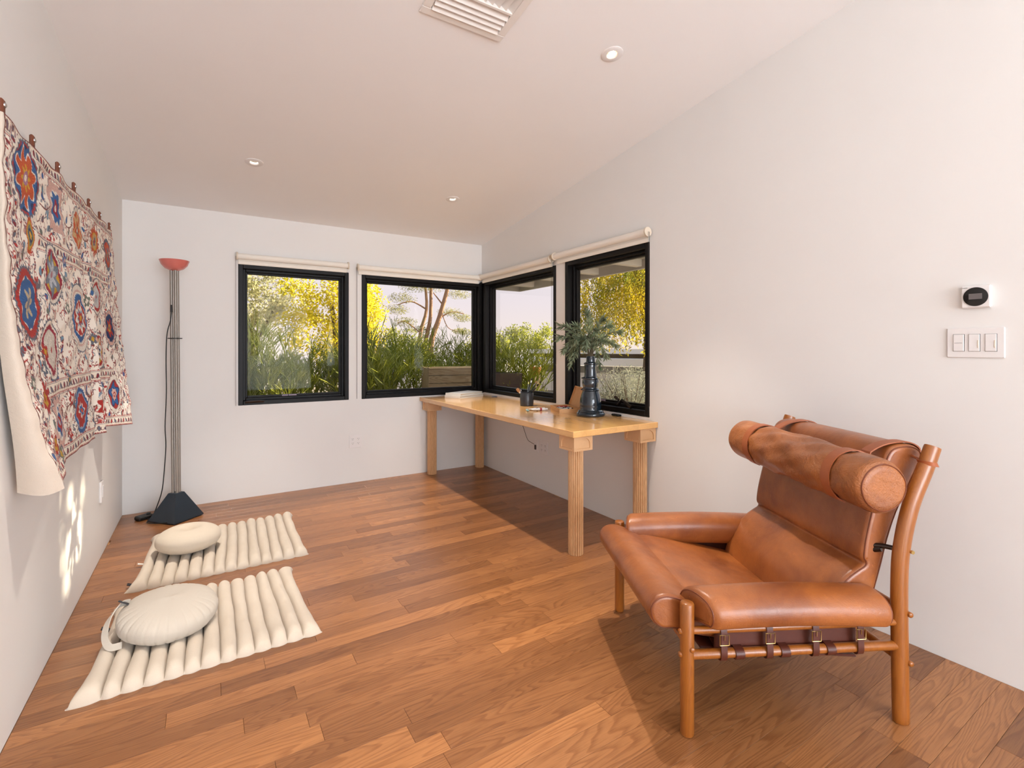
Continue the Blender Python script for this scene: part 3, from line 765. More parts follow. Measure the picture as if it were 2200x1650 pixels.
    med(.388, .860, .105, [(1.0, BLUE, 34, .03), (.82, (150, 170, 196), 0, 0), (.74, RED, 12, .04), (.30, WHs, 8, .3), (.22, BLUE, 6, .2), (.1, OR, 0, 0)])
    med(.625, .880, .075, [(1.15, WHs, 0, 0), (1.0, RED, 10, .18), (.55, YE, 6, .12), (.36, NAVY, 6, .1), (.2, YE, 0, 0)])
    med(.862, .845, .100, [(1.18, BR, 20, .03), (1.13, WHs, 20, .03), (.86, NAVY, 0, 0), (.83, RED, 0, 0), (.66, NAVY, 5, .22), (.58, BLUE, 5, .22), (.36, NAVY, 0, 0), (.33, PK, 7, .12), (.16, RED, 7, .1), (.06, WHs, 0, 0)])
    med(.115, .275, .050, [(1.25, OR, 0, 0), (1.0, YE, 0, 0), (.74, GR, 0, 0), (.5, NAVY, 0, 0), (.3, YE, 0, 0)], sx=.6)
    med(.10, .905, .045, [(1.0, RED, 6, .25), (.6, YE, 4, .3), (.25, RED, 0, 0)])
    for u, v in ((.56, .42), (.58, .58), (.33, .47), (.60, .30), (.33, .30), (.30, .73), (.53, .71), (.03, .7), (.12, .67), (.14, .62), (.14, .95), (.28, .92), (.30, .80), (.49, .82), (.50, .92), (.74, .80), (.77, .93)):
        med(u, v, rng.uniform(.022, .032), [(1.0, [BLUE, RED, SL, GR][rng.integers(4)], 5, .25), (.45, [WHs, YE, PK][rng.integers(3)], 4, .2)])
    C[:int(.004/dx)+1] = BR; C[:, -2:] = BR; C[:, :2] = BR
    return C
tp = thing('wall_hanging', 'large embroidered wall hanging with red and blue medallions on the left wall', 'tapestry', (XL+.03, -1.7, 1.3))
tl = np.array(tp.location)
NU, NV = 520, 460
Ug, Vg = np.meshgrid(np.linspace(0, 1, NU), np.linspace(0, 1, NV), indexing='ij')
P = tap_surface(Ug, Vg)-tl
me = bpy.data.meshes.new('embroidered_face')
idx = np.arange(NU*NV).reshape(NU, NV)
q = np.stack([idx[:-1, :-1], idx[:-1, 1:], idx[1:, 1:], idx[1:, :-1]], -1).reshape(-1, 4)
me.vertices.add(NU*NV); me.vertices.foreach_set('co', P.reshape(-1).astype(np.float32))
me.loops.add(q.size); me.loops.foreach_set('vertex_index', q.reshape(-1).astype(np.int32))
me.polygons.add(len(q)); me.polygons.foreach_set('loop_start', np.arange(0, q.size, 4, dtype=np.int32))
try: me.polygons.foreach_set('loop_total', np.full(len(q), 4, dtype=np.int32))
except Exception: pass
me.update(calc_edges=True); me.validate()
cimg = paint_suzani(NU, NV, 1.95, 1.17)/255.0
cl = np.where(cimg <= .04045, cimg/12.92, ((np.clip(cimg, 0, 1)+.055)/1.055)**2.4)
att = me.color_attributes.new('thread', 'FLOAT_COLOR', 'POINT')
rgba = np.ones((NU*NV, 4), np.float32); rgba[:, :3] = cl.reshape(-1, 3); att.data.foreach_set('color', rgba.reshape(-1))
for p in me.polygons: p.use_smooth = True
me.materials.append(M['suzani']); o = bpy.data.objects.new('embroidered_face', me); COL.objects.link(o); o.parent = tp
# beige lining: back sheet and the margin curling back to the wall along the near edge
nb = 60
ub = np.linspace(0, 1, 90)
rings = []
mb = MB()
grid = {}
vsn = np.linspace(0, 1, 50)
edge = tap_surface(np.zeros(50), vsn)
L_ = []
for j, v in enumerate(vsn):
    p = edge[j]; wall_x = XL+.012+.020*math.sin(v*9)*v*.4
    depth = p[0]-wall_x; row_ = []
    for t in np.linspace(0, 1, 12):
        x = wall_x+depth*t+.006*math.sin(t*PI)*(1+v)
        yy = p[1]+.012*v*(1-t)-.020*math.sin(t*PI)*(.4+v)
        row_.append((x-tl[0], yy-tl[1], p[2]-tl[2]-.012*v**6*math.sin(t*PI)-(.008 if j == 49 else 0)))
    L_.append(row_)
# continue as back sheet behind the face
V_ = []; F_ = []
nb2 = 60
for j, v in enumerate(vsn):
    back = tap_surface(np.linspace(0, .985, nb2), np.full(nb2, v)); back[:, 0] = np.maximum(XL+.010, back[:, 0]-.010)
    rr = [tuple(b-tl) for b in back[::-1]]
    V_ += rr[:-1]+[L_[j][-1]] if False else rr
for j in range(49):
    for i in range(nb2-1):
        a = j*nb2+i; F_.append((a, a+1, a+nb2+1, a+nb2))
mk('lining', V_, F_, 'lining', tp, 0)
V_ = [p for r_ in L_ for p in r_]; F_ = [(j*12+i, j*12+i+1, (j+1)*12+i+1, (j+1)*12+i) for j in range(49) for i in range(11)]
mk('lining_margin', V_, F_, 'lining', tp, 0)
for k in range(7):
    u = .005+k*.975/6; p = tap_surface(np.array([u]), np.array([0.0]))[0]-tl
    mb = MB(); mb.box(p[0]-.014, p[0]-.002, p[1]-.012, p[1]+.012, p[2]-.012, p[2]+.044, .004)
    t_ = mb.make('hanging_tab', 'ltan_strap', tp)
    mb = MB(); mb.loft([[(p[0]-.003+dxx, p[1]+rr*math.cos(2*PI*q_/14), p[2]+.026+rr*math.sin(2*PI*q_/14)) for q_ in range(14)] for dxx, rr in ((0, .008), (.004, .0075), (.006, .004))])
    mb.make('stud', 'steel', t_, 40)

# ------------------------------------------------------------------ floor lamp
lp = thing('floor_lamp', 'tall floor lamp with pink bowl, grey poles and black pyramid base', 'lamp', (-2.765, -.305, 0))
ra = math.radians(43)
def sq(h, z, lx=0, ly=0): return [(lx+h*math.sqrt(2)*math.cos(ra+PI/4+k*PI/2), ly+h*math.sqrt(2)*math.sin(ra+PI/4+k*PI/2), z) for k in range(4)]
mb = MB(); mb.loft([sq(.112, .0), sq(.112, .006)]); mb.loft([sq(.122, .006), sq(.122, .012), sq(.036, .195), sq(.033, .197)]); mb.make('base', 'lamp_base', lp)
for (px, py) in ((-.020, .004), (.006, -.016), (.018, .008)):
    mb = MB(); mb.tube([(px, py, .185), (px-.012, py, 1.868)], .0105, 14); mb.make('pole', 'lamp_pole', lp, 40)
mb = MB(); mb.lathe([(.014, 1.856), (.03, 1.858), (.060, 1.872), (.083, 1.898), (.096, 1.932), (.094, 1.933), (.080, 1.901), (.058, 1.878), (.03, 1.864), (.014, 1.862)], 40, c=(-.012, 0, 0)); mb.make('bowl_shade', 'lamp_bowl', lp, 40)
mb = MB(); mb.lathe([(.046, 1.347), (.046, 1.353)], 32, c=(-.008, 0, 0)); mb.make('pole_collar', 'rubber', lp, 30)
mb = MB(); mb.tube([(-.030, -.006, 1.545), (-.031, -.006, 1.60)], [.007, .005], 10); cn = mb.make('cord_connector', 'rubber', lp, 30)
mb = MB(); mb.tube(crom([(-.030, -.008, 1.548), (-.036, -.012, 1.48), (-.056, -.014, 1.38), (-.062, -.015, 1.20), (-.060, -.014, .95), (-.068, -.010, .70), (-.064, 0, .55), (-.075, .0, .35), (-.088, 0, .22), (-.115, .01, .12), (-.15, .03, .02), (-.17, .06, .006), (-.19, .12, .006)], 6), .0035, 8)
mb.make('cord', 'rubber', lp, 60)
mb = MB(); mb.box(-.035, .035, -.05, .05, 0, .030, .008, R=Matrix.Rotation(math.radians(-55), 3, 'Z')); mb.v = [(a-.205, b+.115, c) for a, b, c in mb.v]; pd = mb.make('foot_dimmer', 'rubber', lp)
mb = MB(); mb.box(-.190, -.165, .115, .140, .030, .040, .003); mb.make('dimmer_knob', 'rubber', pd)
mb = MB(); mb.tube(crom([(-.16, .05, .012), (-.175, -.02, .010), (-.12, -.09, .012), (-.05, -.14, .020)], 6), .0035, 8); mb.make('cord', 'rubber', lp, 60)

# ------------------------------------------------------------------ floor mats
def floor_mat(name, label, corners, nch, seed, mat='mat', hh=.042):
    """corners: near-left, near-right, far-right, far-left"""
    A, B, Cc, D = [Vector((*c, 0)) for c in corners]; cen = (A+B+Cc+D)/4
    rnd = random.Random(seed); r = thing(name, label, 'mat', cen)
    per = 14; nx, ny = nch*per+1, 64
    wob = [[rnd.uniform(-1, 1) for _ in range(4)] for _ in range(nch+1)]
    bul = [rnd.uniform(.88, 1.1) for _ in range(nch)]
    V = []; F = []
    for i in range(nx):
        ch = min(i//per, nch-1); t = (i-ch*per)/per
        s = math.sin(PI*t)
        for j in range(ny):
            v = j/(ny-1)
            edgew = .010*math.sin(PI*t)                       # scalloped ends
            ww = (wob[ch][0]*(1-t)+wob[min(ch+1, nch)][0]*t)
            u = i/(nx-1)+(.0035*math.sin(v*5+ww*3)+.0015*math.sin(v*17+ww*7))*(1 if 0 < i < nx-1 else .3)
            dv = min(v, 1-v)*2
            eps = (1-(1-min(1, dv/.16))**2.2)**.5
            h = hh*bul[ch]*(max(s, 0)**.34)*eps*(1+.05*math.sin(v*21+ch*2)+.03*math.sin(v*47+ch))+.004
            vv = v+(-edgew if v < .5 else edgew)*(1-dv)**6/ .8
            p = (A*(1-u)+B*u)*(1-vv)+(D*(1-u)+Cc*u)*vv
            if ch in (0, nch-1):
                k = (1-dv)**8*.03; out_ = (A-B).normalized()*(k if ch == 0 and t < .5 else 0)+(B-A).normalized()*(k*.6 if ch == nch-1 and t > .5 else 0); p = p+out_*(abs(t-.5)*2)
            V.append((p.x-cen.x, p.y-cen.y, h))
    n0 = len(V)
    for i in range(nx):
        for j in range(ny): x, y, z = V[i*ny+j]; V.append((x, y, 0.0))
    for i in range(nx-1):
        for j in range(ny-1):
            a = i*ny+j; F.append((a, a+ny, a+ny+1, a+1)); F.append((n0+a, n0+a+1, n0+a+ny+1, n0+a+ny))
    for i in range(nx-1):
        F.append((i*ny, n0+i*ny, n0+(i+1)*ny, (i+1)*ny)); F.append((i*ny+ny-1, (i+1)*ny+ny-1, n0+(i+1)*ny+ny-1, n0+i*ny+ny-1))
    for j in range(ny-1):
        F.append((j, j+1, n0+j+1, n0+j)); k = (nx-1)*ny; F.append((k+j, n0+k+j, n0+k+j+1, k+j+1))
    mk('quilted_pad', V, F, mat, r, 60)
    return r, cen
m1, c1 = floor_mat('floor_mat', 'cream channel-quilted floor mat nearest the camera, under the pleated cushion', [(-2.962, -2.452), (-2.150, -2.432), (-2.170, -1.690), (-2.930, -1.730)], 13, 3)
m2, c2 = floor_mat('floor_mat', 'cream channel-quilted floor mat nearer the floor lamp', [(-2.905, -1.528), (-2.055, -1.512), (-2.035, -.700), (-2.860, -.730)], 14, 5)
m2['group'] = m1['group'] = 'quilted cream floor mats'
MB().box(-.022, .022, -.014, .014, 0, .004, .001, R=Matrix.Rotation(.5, 3, 'Y')).make('maker_tag', 'black_tag', m1, loc=(-2.950-c1.x, -1.93-c1.y, .016))
MB().box(-.020, .020, -.014, .014, 0, .004, .001, R=Matrix.Rotation(.4, 3, 'Y')).make('maker_tag', 'black_tag', m2, loc=(-2.912-c2.x, -1.46-c2.y, .012))
MB().box(-.020, .016, -.009, .009, 0, .003, .001, R=Matrix.Rotation(.3, 3, 'Y')).make('care_tag', 'white_tag', m2, loc=(-2.893-c2.x, -1.18-c2.y, .014))

# ------------------------------------------------------------------ round cushions
def superell(R, Hh, n=36, e=2.6, flat=0):
    prof = []
    for k in range(n+1):
        a = -PI/2+PI*k/n; c, s = math.cos(a), math.sin(a)
        prof.append((R*abs(c)**(2/e), Hh/2+Hh/2*math.copysign(abs(s)**(2/e), s)))
    return prof
z1 = thing('round_cushion', 'natural cotton pleated round cushion with a carrying strap on the near mat', 'cushion', (-2.715, -2.095, .038))
z1.rotation_euler = (math.radians(6), math.radians(3), 0)
R1, H1 = .186, .138
seg = 220; mb = MB(); rings = []
prof = superell(R1, H1, 44, 2.5)
rr1 = random.Random(4); ple = [rr1.uniform(.3, 1.0) for _ in range(60)]
for (r_, z_) in prof:
    ring_ = []
    for k in range(seg):
        a = 2*PI*k/seg; zz = abs(z_/H1-.5)*2
        side = max(0, 1-((zz-.52)/.44)**2) if zz > .08 else .45
        cell = a*30/(2*PI); ph = cell % 1; amp = ple[int(cell) % 60]
        cr = -.0085*amp*math.exp(-((ph-.5)/.09)**2)*side + .0016*math.sin(a*7+z_*30)*side
        ring_.append(((r_+cr)*math.cos(a), (r_+cr)*math.sin(a), z_*(1+.02*math.cos(a*2))))
    rings.append(ring_)
mb.loft(rings); mb.make('cover', 'zafu', z1, 0)
# strap handle: a flat band looping out from the left of the cushion
pts = crom([(-.148, .062, .114), (-.176, .040, .120), (-.208, -.010, .090), (-.212, -.060, .050), (-.190, -.098, .024), (-.150, -.105, .026)], 8)
mb = MB(); rings = []
for i, p in enumerate(pts):
    t = (pts[min(i+1, len(pts)-1)]-pts[max(i-1, 0)]).normalized(); wv = Vector((0.55, .25, .75)); wv = (wv-t*wv.dot(t)).normalized(); nn = t.cross(wv)
    rings.append([p+wv*.013*a_+nn*.0018*b_ for a_, b_ in ((1, 1), (-1, 1), (-1, -1), (1, -1))])
mb.loft(rings); mb.make('carry_strap', 'zafu', z1, 30)
MB().box(-.021, .021, -.015, .015, -.0015, .0025, .001, R=(Matrix.Rotation(-.4, 3, 'X') @ Matrix.Rotation(.5, 3, 'Y'))).make('maker_tag', 'black_tag', z1, loc=(-.166, .040, .128))
z2 = thing('round_cushion', 'smooth cream round cushion with a dimpled centre on the far mat', 'cushion', (-2.665, -1.145, .038))
R2, H2 = .170, .148
prof = superell(R2, H2, 44, 2.25)
prof = [(r_, z_-.030*math.exp(-(r_/.045)**2)*(1 if z_ > H2/2 else 0)) for r_, z_ in prof]
extra = [(r_, H2-.030*math.exp(-(r_/.045)**2)-.004) for r_ in (.05, .04, .03, .02, .01, .003)]
prof = [p for p in prof if not (p[0] < .06 and p[1] > H2/2)]+extra
mb = MB(); mb.lathe(prof, 72, fn=lambda a, z, r: 1+.012*math.cos(2*a+1)); mb.make('cover', 'zafu2', z2, 0)

# ------------------------------------------------------------------ leather lounge chair
CR = Vector((.884, -.468, 0)).normalized(); CO = Vector((-1.227, -3.678, 0)); CS = Vector((-CR.y, CR.x, 0))
r0, s0 = .37, .381
ch = thing('lounge_chair', 'low lounge chair with tan leather cushions and a round wooden frame', 'chair', tuple(CO+CR*r0+CS*s0), math.atan2(CR.y, CR.x))
SW = .762
def q(r, s, z): return (r-r0, s-s0, z)
def offset_ring(P2, d):
    n = len(P2); out_ = []
    for i in range(n):
        a = P2[i-1]; b = P2[(i+1) % n]; t = Vector((b[0]-a[0], b[1]-a[1])); L = t.length or 1; nn = Vector((-t.y, t.x))/L
        out_.append((P2[i][0]+nn.x*d, P2[i][1]+nn.y*d))
    return out_
def signed(P2): return sum(P2[i][0]*P2[(i+1) % len(P2)][1]-P2[(i+1) % len(P2)][0]*P2[i][1] for i in range(len(P2)))/2
def cushion(name, P2, t0, t1, rnd, mapf, mat, parent, nmid=10, bulge=0, piping=True, shear=None, warp=None, capb=.012):
    P2 = [tuple(p) for p in P2]
    if signed(P2) < 0: P2 = P2[::-1]
    rings = []; params = []
    ns = 6
    for k in range(ns+1):
        a = PI/2*k/ns; params.append((t0+rnd*(1-math.sin(a)), rnd*(1-math.cos(a)) if True else 0))
    params = [(t0+rnd*(1-math.cos(PI/2*k/ns)), rnd*(1-math.sin(PI/2*k/ns))) for k in range(ns+1)]
    for k in range(1, nmid): params.append((t0+rnd+(t1-t0-2*rnd)*k/nmid, -bulge*math.sin(PI*k/nmid)))
    params += [(t1-rnd*(1-math.cos(PI/2*k/ns)), rnd*(1-math.sin(PI/2*k/ns))) for k in reversed(range(ns+1))]
    cenx = sum(p[0] for p in P2)/len(P2); ceny = sum(p[1] for p in P2)/len(P2)
    def build(t, off): 
        R_ = offset_ring(P2, off)
        res = []
        for (a, b) in R_:
            tt = t
            if shear: tt = t+shear(a, b, (t-t0)/(t1-t0))
            x = mapf(a, b, tt)
            if warp: x = warp(x, a, b, tt)
            res.append(x)
        return res
    rings = [build(t, off) for t, off in params]
    mb = MB(); mb.loft(rings)
    me_ = mb.make(name, mat, parent, 0)
    # keep the flat end caps crisp
    me = me_.data
    for p in me.polygons:
        if len(p.vertices) > 8: p.use_smooth = False
    if piping:
        for ti in (2, len(params)-3):
            ring_ = build(params[ti][0], params[ti][1]-.0012)
            pm = MB(); n = len(ring_); rr_ = []
            Pn = [Vector(p) for p in ring_]
            for i in range(n):
                t_ = (Pn[(i+1) % n]-Pn[i-1]).normalized(); ax = (Vector(mapf(0, 0, 1))-Vector(mapf(0, 0, 0))).normalized(); bx = t_.cross(ax).normalized()
                rr_.append([Pn[i]+ax*.0022*math.cos(2*PI*k/6)+bx*.0022*math.sin(2*PI*k/6) for k in range(6)])
            rr_.append(rr_[0]); pm.loft(rr_, True, False); pm.make('piping', 'piping', me_, 60)
    return me_

# wooden frame
def stick(name, pts, r, sec=None, seg=18, mat='cherry'):
    mb = MB(); P = [Vector(q(*p)) for p in pts]
    if len(P) == 2:
        d = (P[1]-P[0]).normalized(); e_ = .006; rr = r
        P = [P[0], P[0]+d*e_*.4, P[0]+d*e_, P[1]-d*e_, P[1]-d*e_*.4, P[1]]; R_ = [r*.78, r*.93, r, r, r*.93, r*.78]
    else:
        P = crom(P, 6); R_ = [r]*len(P); R_[0] = r*.85; R_[-1] = r*.8
        P.insert(1, P[0].lerp(P[1], .15)); R_.insert(1, r); P.insert(-1, P[-1].lerp(P[-2], .15)); R_.insert(-1, r*.96)
    mb.tube(P, R_, seg, sec); return mb.make(name, mat, ch, 50)
for s in (0, SW):
    stick('front_leg', [(0, s, 0), (0, s, .436)], .0225)
    stick('back_post', [(.751, s, 0), (.747, s, .24), (.745, s, .47), (.754, s, .595), (.787, s, .736), (.838, s, .858), (.868, s, .937)], .027, (.82, 1.0, (0, 1, 0)))
    stick('side_rail', [(-.015, s, .342), (.765, s, .342)], .0125)
    stick('side_rail', [(-.015, s, .262), (.765, s, .262)], .0155)
for (r_, z_) in ((0, .302), (.752, .383), (.750, .213)):
    stick('cross_rail', [(r_, -.012, z_), (r_, SW+.012, z_)], .0135)
for s, sg in ((0, -1), (SW, 1)):
    for (r_, z_) in ((.008, .290), (.765, .374), (.767, .209)):
        mb = MB(); mb.loft([[q(r_+a*math.cos(2*PI*k/14), s+sg*d, z_+a*math.sin(2*PI*k/14)) for k in range(14)][::sg] for a, d in ((.009, .016), (.009, .024), (.006, .027))]); mb.make('dowel_cap', 'cherry', ch, 50)
    for z_ in (.340, .265):
        mb = MB(); mb.loft([[q(-d, s+a*math.cos(2*PI*k/14), z_+a*math.sin(2*PI*k/14)) for k in range(14)] for a, d in ((.009, .018), (.009, .026), (.006, .029))]); mb.make('dowel_cap', 'cherry', ch, 50)
    mb = MB(); mb.tube([q(.772, s+sg*.018, .585), q(.772, s+sg*.025, .585)], .006, 12); mb.make('screw', 'brass', ch, 40)
    mb = MB(); mb.tube([q(.755, s, .585), q(.720, s-sg*.035, .585), q(.700, s-sg*.060, .580)], .0085, 10); mb.tube([q(.715, s-sg*.040, .575), q(.695, s-sg*.07, .56)], .011, 10); mb.make('back_bracket', 'steel_dark', ch, 40)

# seat cushion profile (r, z)
seat_p = crom([(-.112, .385), (-.106, .412), (-.086, .432), (-.055, .440), (-.020, .434), (.018, .420), (.048, .407), (.066, .399), (.10, .398), (.18, .382), (.30, .352), (.42, .322), (.52, .296), (.585, .262),
                (.57, .215), (.50, .205), (.38, .226), (.24, .258), (.12, .284), (.04, .300), (.0, .316), (-.035, .322), (-.070, .326), (-.100, .350)], 4, True)
seat = cushion('seat_cushion', [(p[0], p[1]) for p in [(v_.x, v_.y) for v_ in [Vector((a[0], a[1], 0)) for a in seat_p]]], .040, .722, .016, lambda a, b, t: q(a, t, b), 'leather', ch, 8, 0)
back_p = crom([(.500, .262), (.498, .30), (.520, .365), (.556, .425), (.600, .472), (.640, .500), (.662, .513), (.664, .522), (.656, .540), (.663, .60), (.684, .69), (.712, .79), (.738, .875), (.762, .917),
                (.800, .932), (.850, .930), (.882, .905), (.872, .860), (.830, .775), (.788, .69), (.756, .60), (.735, .52), (.712, .44), (.690, .37), (.650, .29), (.600, .255), (.545, .245)], 4, True)
def wback(x, a, b, t):
    # front-lower panel swells in the middle
    k = math.exp(-((a-.55)/.06)**2-((b-.40)/.10)**2)*math.sin(PI*max(0, min(1, (t-.06)/.64)))*.012
    return (x[0]-k, x[1], x[2]+k*.3)
cushion('back_cushion', [(p[0], p[1]) for p in back_p], .052, .712, .019, lambda a, b, t: q(a, t, b), 'leather', ch, 10, .002, True, None, wback)
# arm pads
arm_p = [(-.046, .368), (-.062, .384), (-.067, .412), (-.058, .440), (-.034, .460), (.0, .470), (.038, .470), (.068, .456), (.084, .430), (.086, .396), (.078, .362), (.060, .342), (.034, .352), (.0, .364)]
def arm(side):
    P2 = [((s_ if side == 0 else SW-s_), z_) for s_, z_ in arm_p]
    P2 = [(p[0], p[1]) for p in crom([(a, b, 0) for a, b in P2], 4, True)]
    def sh(a, b, f): 
        s_ = a if side == 0 else SW-a
        return (-.52*(s_-.02))*(1-f)*.8+(.05*(b-.42))*0
    def wp(x, a, b, t):
        f = max(0, min(1, t/.66)); return (x[0], x[1], x[2]+.010*math.sin(PI*f)-.004-.012*f)
    cushion('arm_pad', P2, .028, .672, .024, lambda a, b, t: q(t, a, b), 'leather', ch, 10, 0, True, sh, wp)
arm(0); arm(1)
# head roll with end caps
hr_p = [(.635+.090*math.cos(2*PI*k/56)*(1+.03*math.cos(4*PI*k/56)), .822+.092*math.sin(2*PI*k/56)) for k in range(56)]
rr_ = random.Random(9)
def whead(x, a, b, t):
    f = (t+.08)/.85; an = math.atan2(b-.822, a-.635)
    g = .0045*math.sin(an*5+f*17)*math.sin(f*PI)+.0035*math.sin(an*9-f*29)*math.sin(f*PI)-.006*math.exp(-((f-.198)/.03)**2)-.006*math.exp(-((f-.80)/.03)**2)
    return (x[0]+g*math.cos(an), x[1], x[2]+g*math.sin(an)+.012*(f-.5))
cushion('head_roll', hr_p, -.066, .775, .034, lambda a, b, t: q(a, t, b), 'leather_roll', ch, 46, 0, True, None, whead)
# two straps from the roll over the top of the back
for s in (.088, .605):
    pts = []
    for k in range(15):
        a = math.radians(250-k*14.5); pts.append((.635+.0925*math.cos(a), .822+.0940*math.sin(a)))
    pts += [(.700, .905), (.745, .928), (.800, .9385), (.850, .9365), (.886, .915), (.884, .88), (.870, .84)]
    zoff = .012*((s+.08)/.85-.5)
    C_ = crom([(a, b, 0) for a, b in pts], 3)
    mb = MB(); rings = []
    for i, p in enumerate(C_):
        t_ = (C_[min(i+1, len(C_)-1)]-C_[max(i-1, 0)]).normalized(); nn = Vector((-t_.y, t_.x))*.0022
        z_ = zoff*(1 if i < 45 else 0)
        rings.append([q(p.x+nn.x*b_, s+.021*a_, p.y+nn.y*b_+z_) for a_, b_ in ((1, 1), (-1, 1), (-1, -1), (1, -1))])
    mb.loft(rings); hs = mb.make('head_roll_strap', 'tanstrap', ch, 30)
# leather loops at the post tops
for s, sg in ((0, 1), (SW, -1)):
    mb = MB(); rings = []
    for k in range(25):
        a = 2*PI*k/24; rings.append([q(.848+(.027+d)*math.cos(a)-.004*e_, s+(.023+d)*math.sin(a), .880+.012*math.cos(a)*-.4+e_*.0075) for d, e_ in ((.0005, -1), (.003, -1), (.003, 1), (.0005, 1))])
    mb.loft(rings, True, False); mb.tube([q(.845, s+sg*.020, .884), q(.842, s+sg*.06, .895)], .005, 8); mb.make('post_strap', 'tanstrap', ch, 40)
# buckled side straps and sling
def band(pts, s_or, wdt, thick, name, mat, parent, axis='s'):
    C_ = crom(pts, 4); mb = MB(); rings = []
    for i, p in enumerate(C_):
        t_ = (C_[min(i+1, len(C_)-1)]-C_[max(i-1, 0)]).normalized(); wv = Vector((1, 0, 0)); nn = t_.cross(wv).normalized()
        rings.append([Vector(q(*p))+wv*wdt/2*a_+nn*thick/2*b_ for a_, b_ in ((1, 1), (-1, 1), (-1, -1), (1, -1))])
    mb.loft(rings); return mb.make(name, mat, parent, 35)
for s, sg in ((0, -1), (SW, 1)):
    for k, r_ in enumerate((.118, .275, .435, .592)):
        st = band([(r_, s-sg*.10, .292), (r_, s-sg*.03, .262), (r_, s-sg*.006, .243), (r_, s+sg*.012, .246), (r_, s+sg*.0185, .264), (r_, s+sg*.0165, .300), (r_, s+sg*.016, .340), (r_, s+sg*.009, .357), (r_, s-sg*.006, .356)], s, .021, .003, 'buckled_strap', 'strap', ch)
        mb = MB(); cx_, cz_, hw, hh_ = r_, .315, .0155, .0165; yy = s+sg*.0195
        cor = [(-hw, -hh_), (hw, -hh_), (hw, hh_), (-hw, hh_)]
        mb.tube([q(cx_+a, yy, cz_+b) for a, b in cor+[cor[0]]], .0017, 8); mb.tube([q(cx_, yy+sg*.001, cz_-hh_*.0), q(cx_, yy+sg*.0015, cz_+hh_)], .0011, 6)
        mb.make('buckle', 'brass', st, 40)
        if k < 3:
            band([(r_+.060, s-sg*.12, .268), (r_+.058, s-sg*.04, .278), (r_+.056, s-sg*.008, .2795), (r_+.056, s+sg*.012, .274), (r_+.056, s+sg*.0185, .262), (r_+.056, s+sg*.012, .247), (r_+.056, s-sg*.006, .243)], s, .030, .003, 'wide_strap', 'strap', ch)
mb = MB(); mb.box(.06, .62, .035, SW-.035, -.004, .004, .003); V_ = []
for (a, b, c) in mb.v: V_.append(q(a, b, .262+c-.10*(a-.06)))
mk('seat_sling', V_, mb.f, 'strap', ch)
for s, sg in ((0, 1), (SW, -1)):
    mb = MB(); mb.box(.10, .60, min(s+sg*.012, s+sg*.020), max(s+sg*.012, s+sg*.020), .268, .338, .003); mk('side_sling', [q(*p) for p in mb.v], mb.f, 'strap', ch)

# ------------------------------------------------------------------ things on the desk
# books
def book(label, F, th, L, Wd, z, hgt):
    r = thing('book', label, 'book', (F[0], F[1], z), th, 'two white-covered books')
    MB().box(0, L, 0, Wd, 0, .0035, .001).box(0, L, 0, Wd, hgt-.0035, hgt, .001).box(0, .003, 0, Wd, .003, hgt-.003).make('cover', 'paper', r)
    MB().box(.003, L-.004, .004, Wd-.004, .0035, hgt-.0035).make('page_block', 'pages', r)
book('white-covered book at the bottom of the stack by the window corner', (-.450, -.375), math.radians(22), .37, .205, DZ, .024)
book('white-covered book on top of the stack by the window corner', (-.438, -.366), math.radians(23.5), .355, .20, DZ+.024, .022)
# vase
VX, VY = -.175, -2.000
vs_ = thing('vase', 'tall dark blue-black glazed vase with stacked turned tiers', 'vase', (VX, VY, DZ))
prof = [(.09, 0), (.103, .003), (.106, .012), (.104, .020), (.096, .026), (.092, .030), (.094, .034), (.088, .041), (.078, .045), (.076, .052), (.079, .075), (.0785, .100), (.075, .128), (.068, .155), (.061, .174), (.059, .182),
        (.066, .187), (.072, .190), (.072, .194), (.064, .198), (.056, .203), (.055, .210), (.059, .222), (.062, .240), (.060, .258), (.057, .268), (.060, .272), (.068, .274), (.068, .279), (.058, .282), (.047, .286), (.045, .295),
        (.044, .325), (.0445, .355), (.046, .368), (.045, .376), (.050, .382), (.050, .387), (.036, .392), (.032, .397), (.0315, .435), (.030, .438), (.025, .437), (.024, .40), (.022, .395)]
mb = MB(); mb.lathe(prof, 56); mb.make('body', 'glaze', vs_, 35)
# olive sprays in the vase: each branch a piece, leaves joined per branch
ob = thing('olive_branches', 'bunch of olive branches with narrow grey-green leaves in the tall vase', 'plant', (VX, VY, DZ+.40))
right = Vector((.8476, -.5306, 0)); fwd = Vector((.5306, .8476, 0))
rb = random.Random(12)
def leaf(mb, p, d, n_, L, Wd):
    d = d.normalized(); sde = d.cross(n_).normalized(); n_ = sde.cross(d)
    bnd = n_*(-.08*L)
    pts_ = [p, p+d*L*.3+sde*Wd*.42, p+d*L*.62+sde*Wd*.40+bnd*.5, p+d*L+bnd, p+d*L*.62-sde*Wd*.40+bnd*.5, p+d*L*.3-sde*Wd*.42, p+d*L*.5+n_*(-.0016)]
    mb.add(pts_, [(0, 1, 6), (1, 2, 6), (2, 3, 6), (3, 4, 6), (4, 5, 6), (5, 0, 6)])
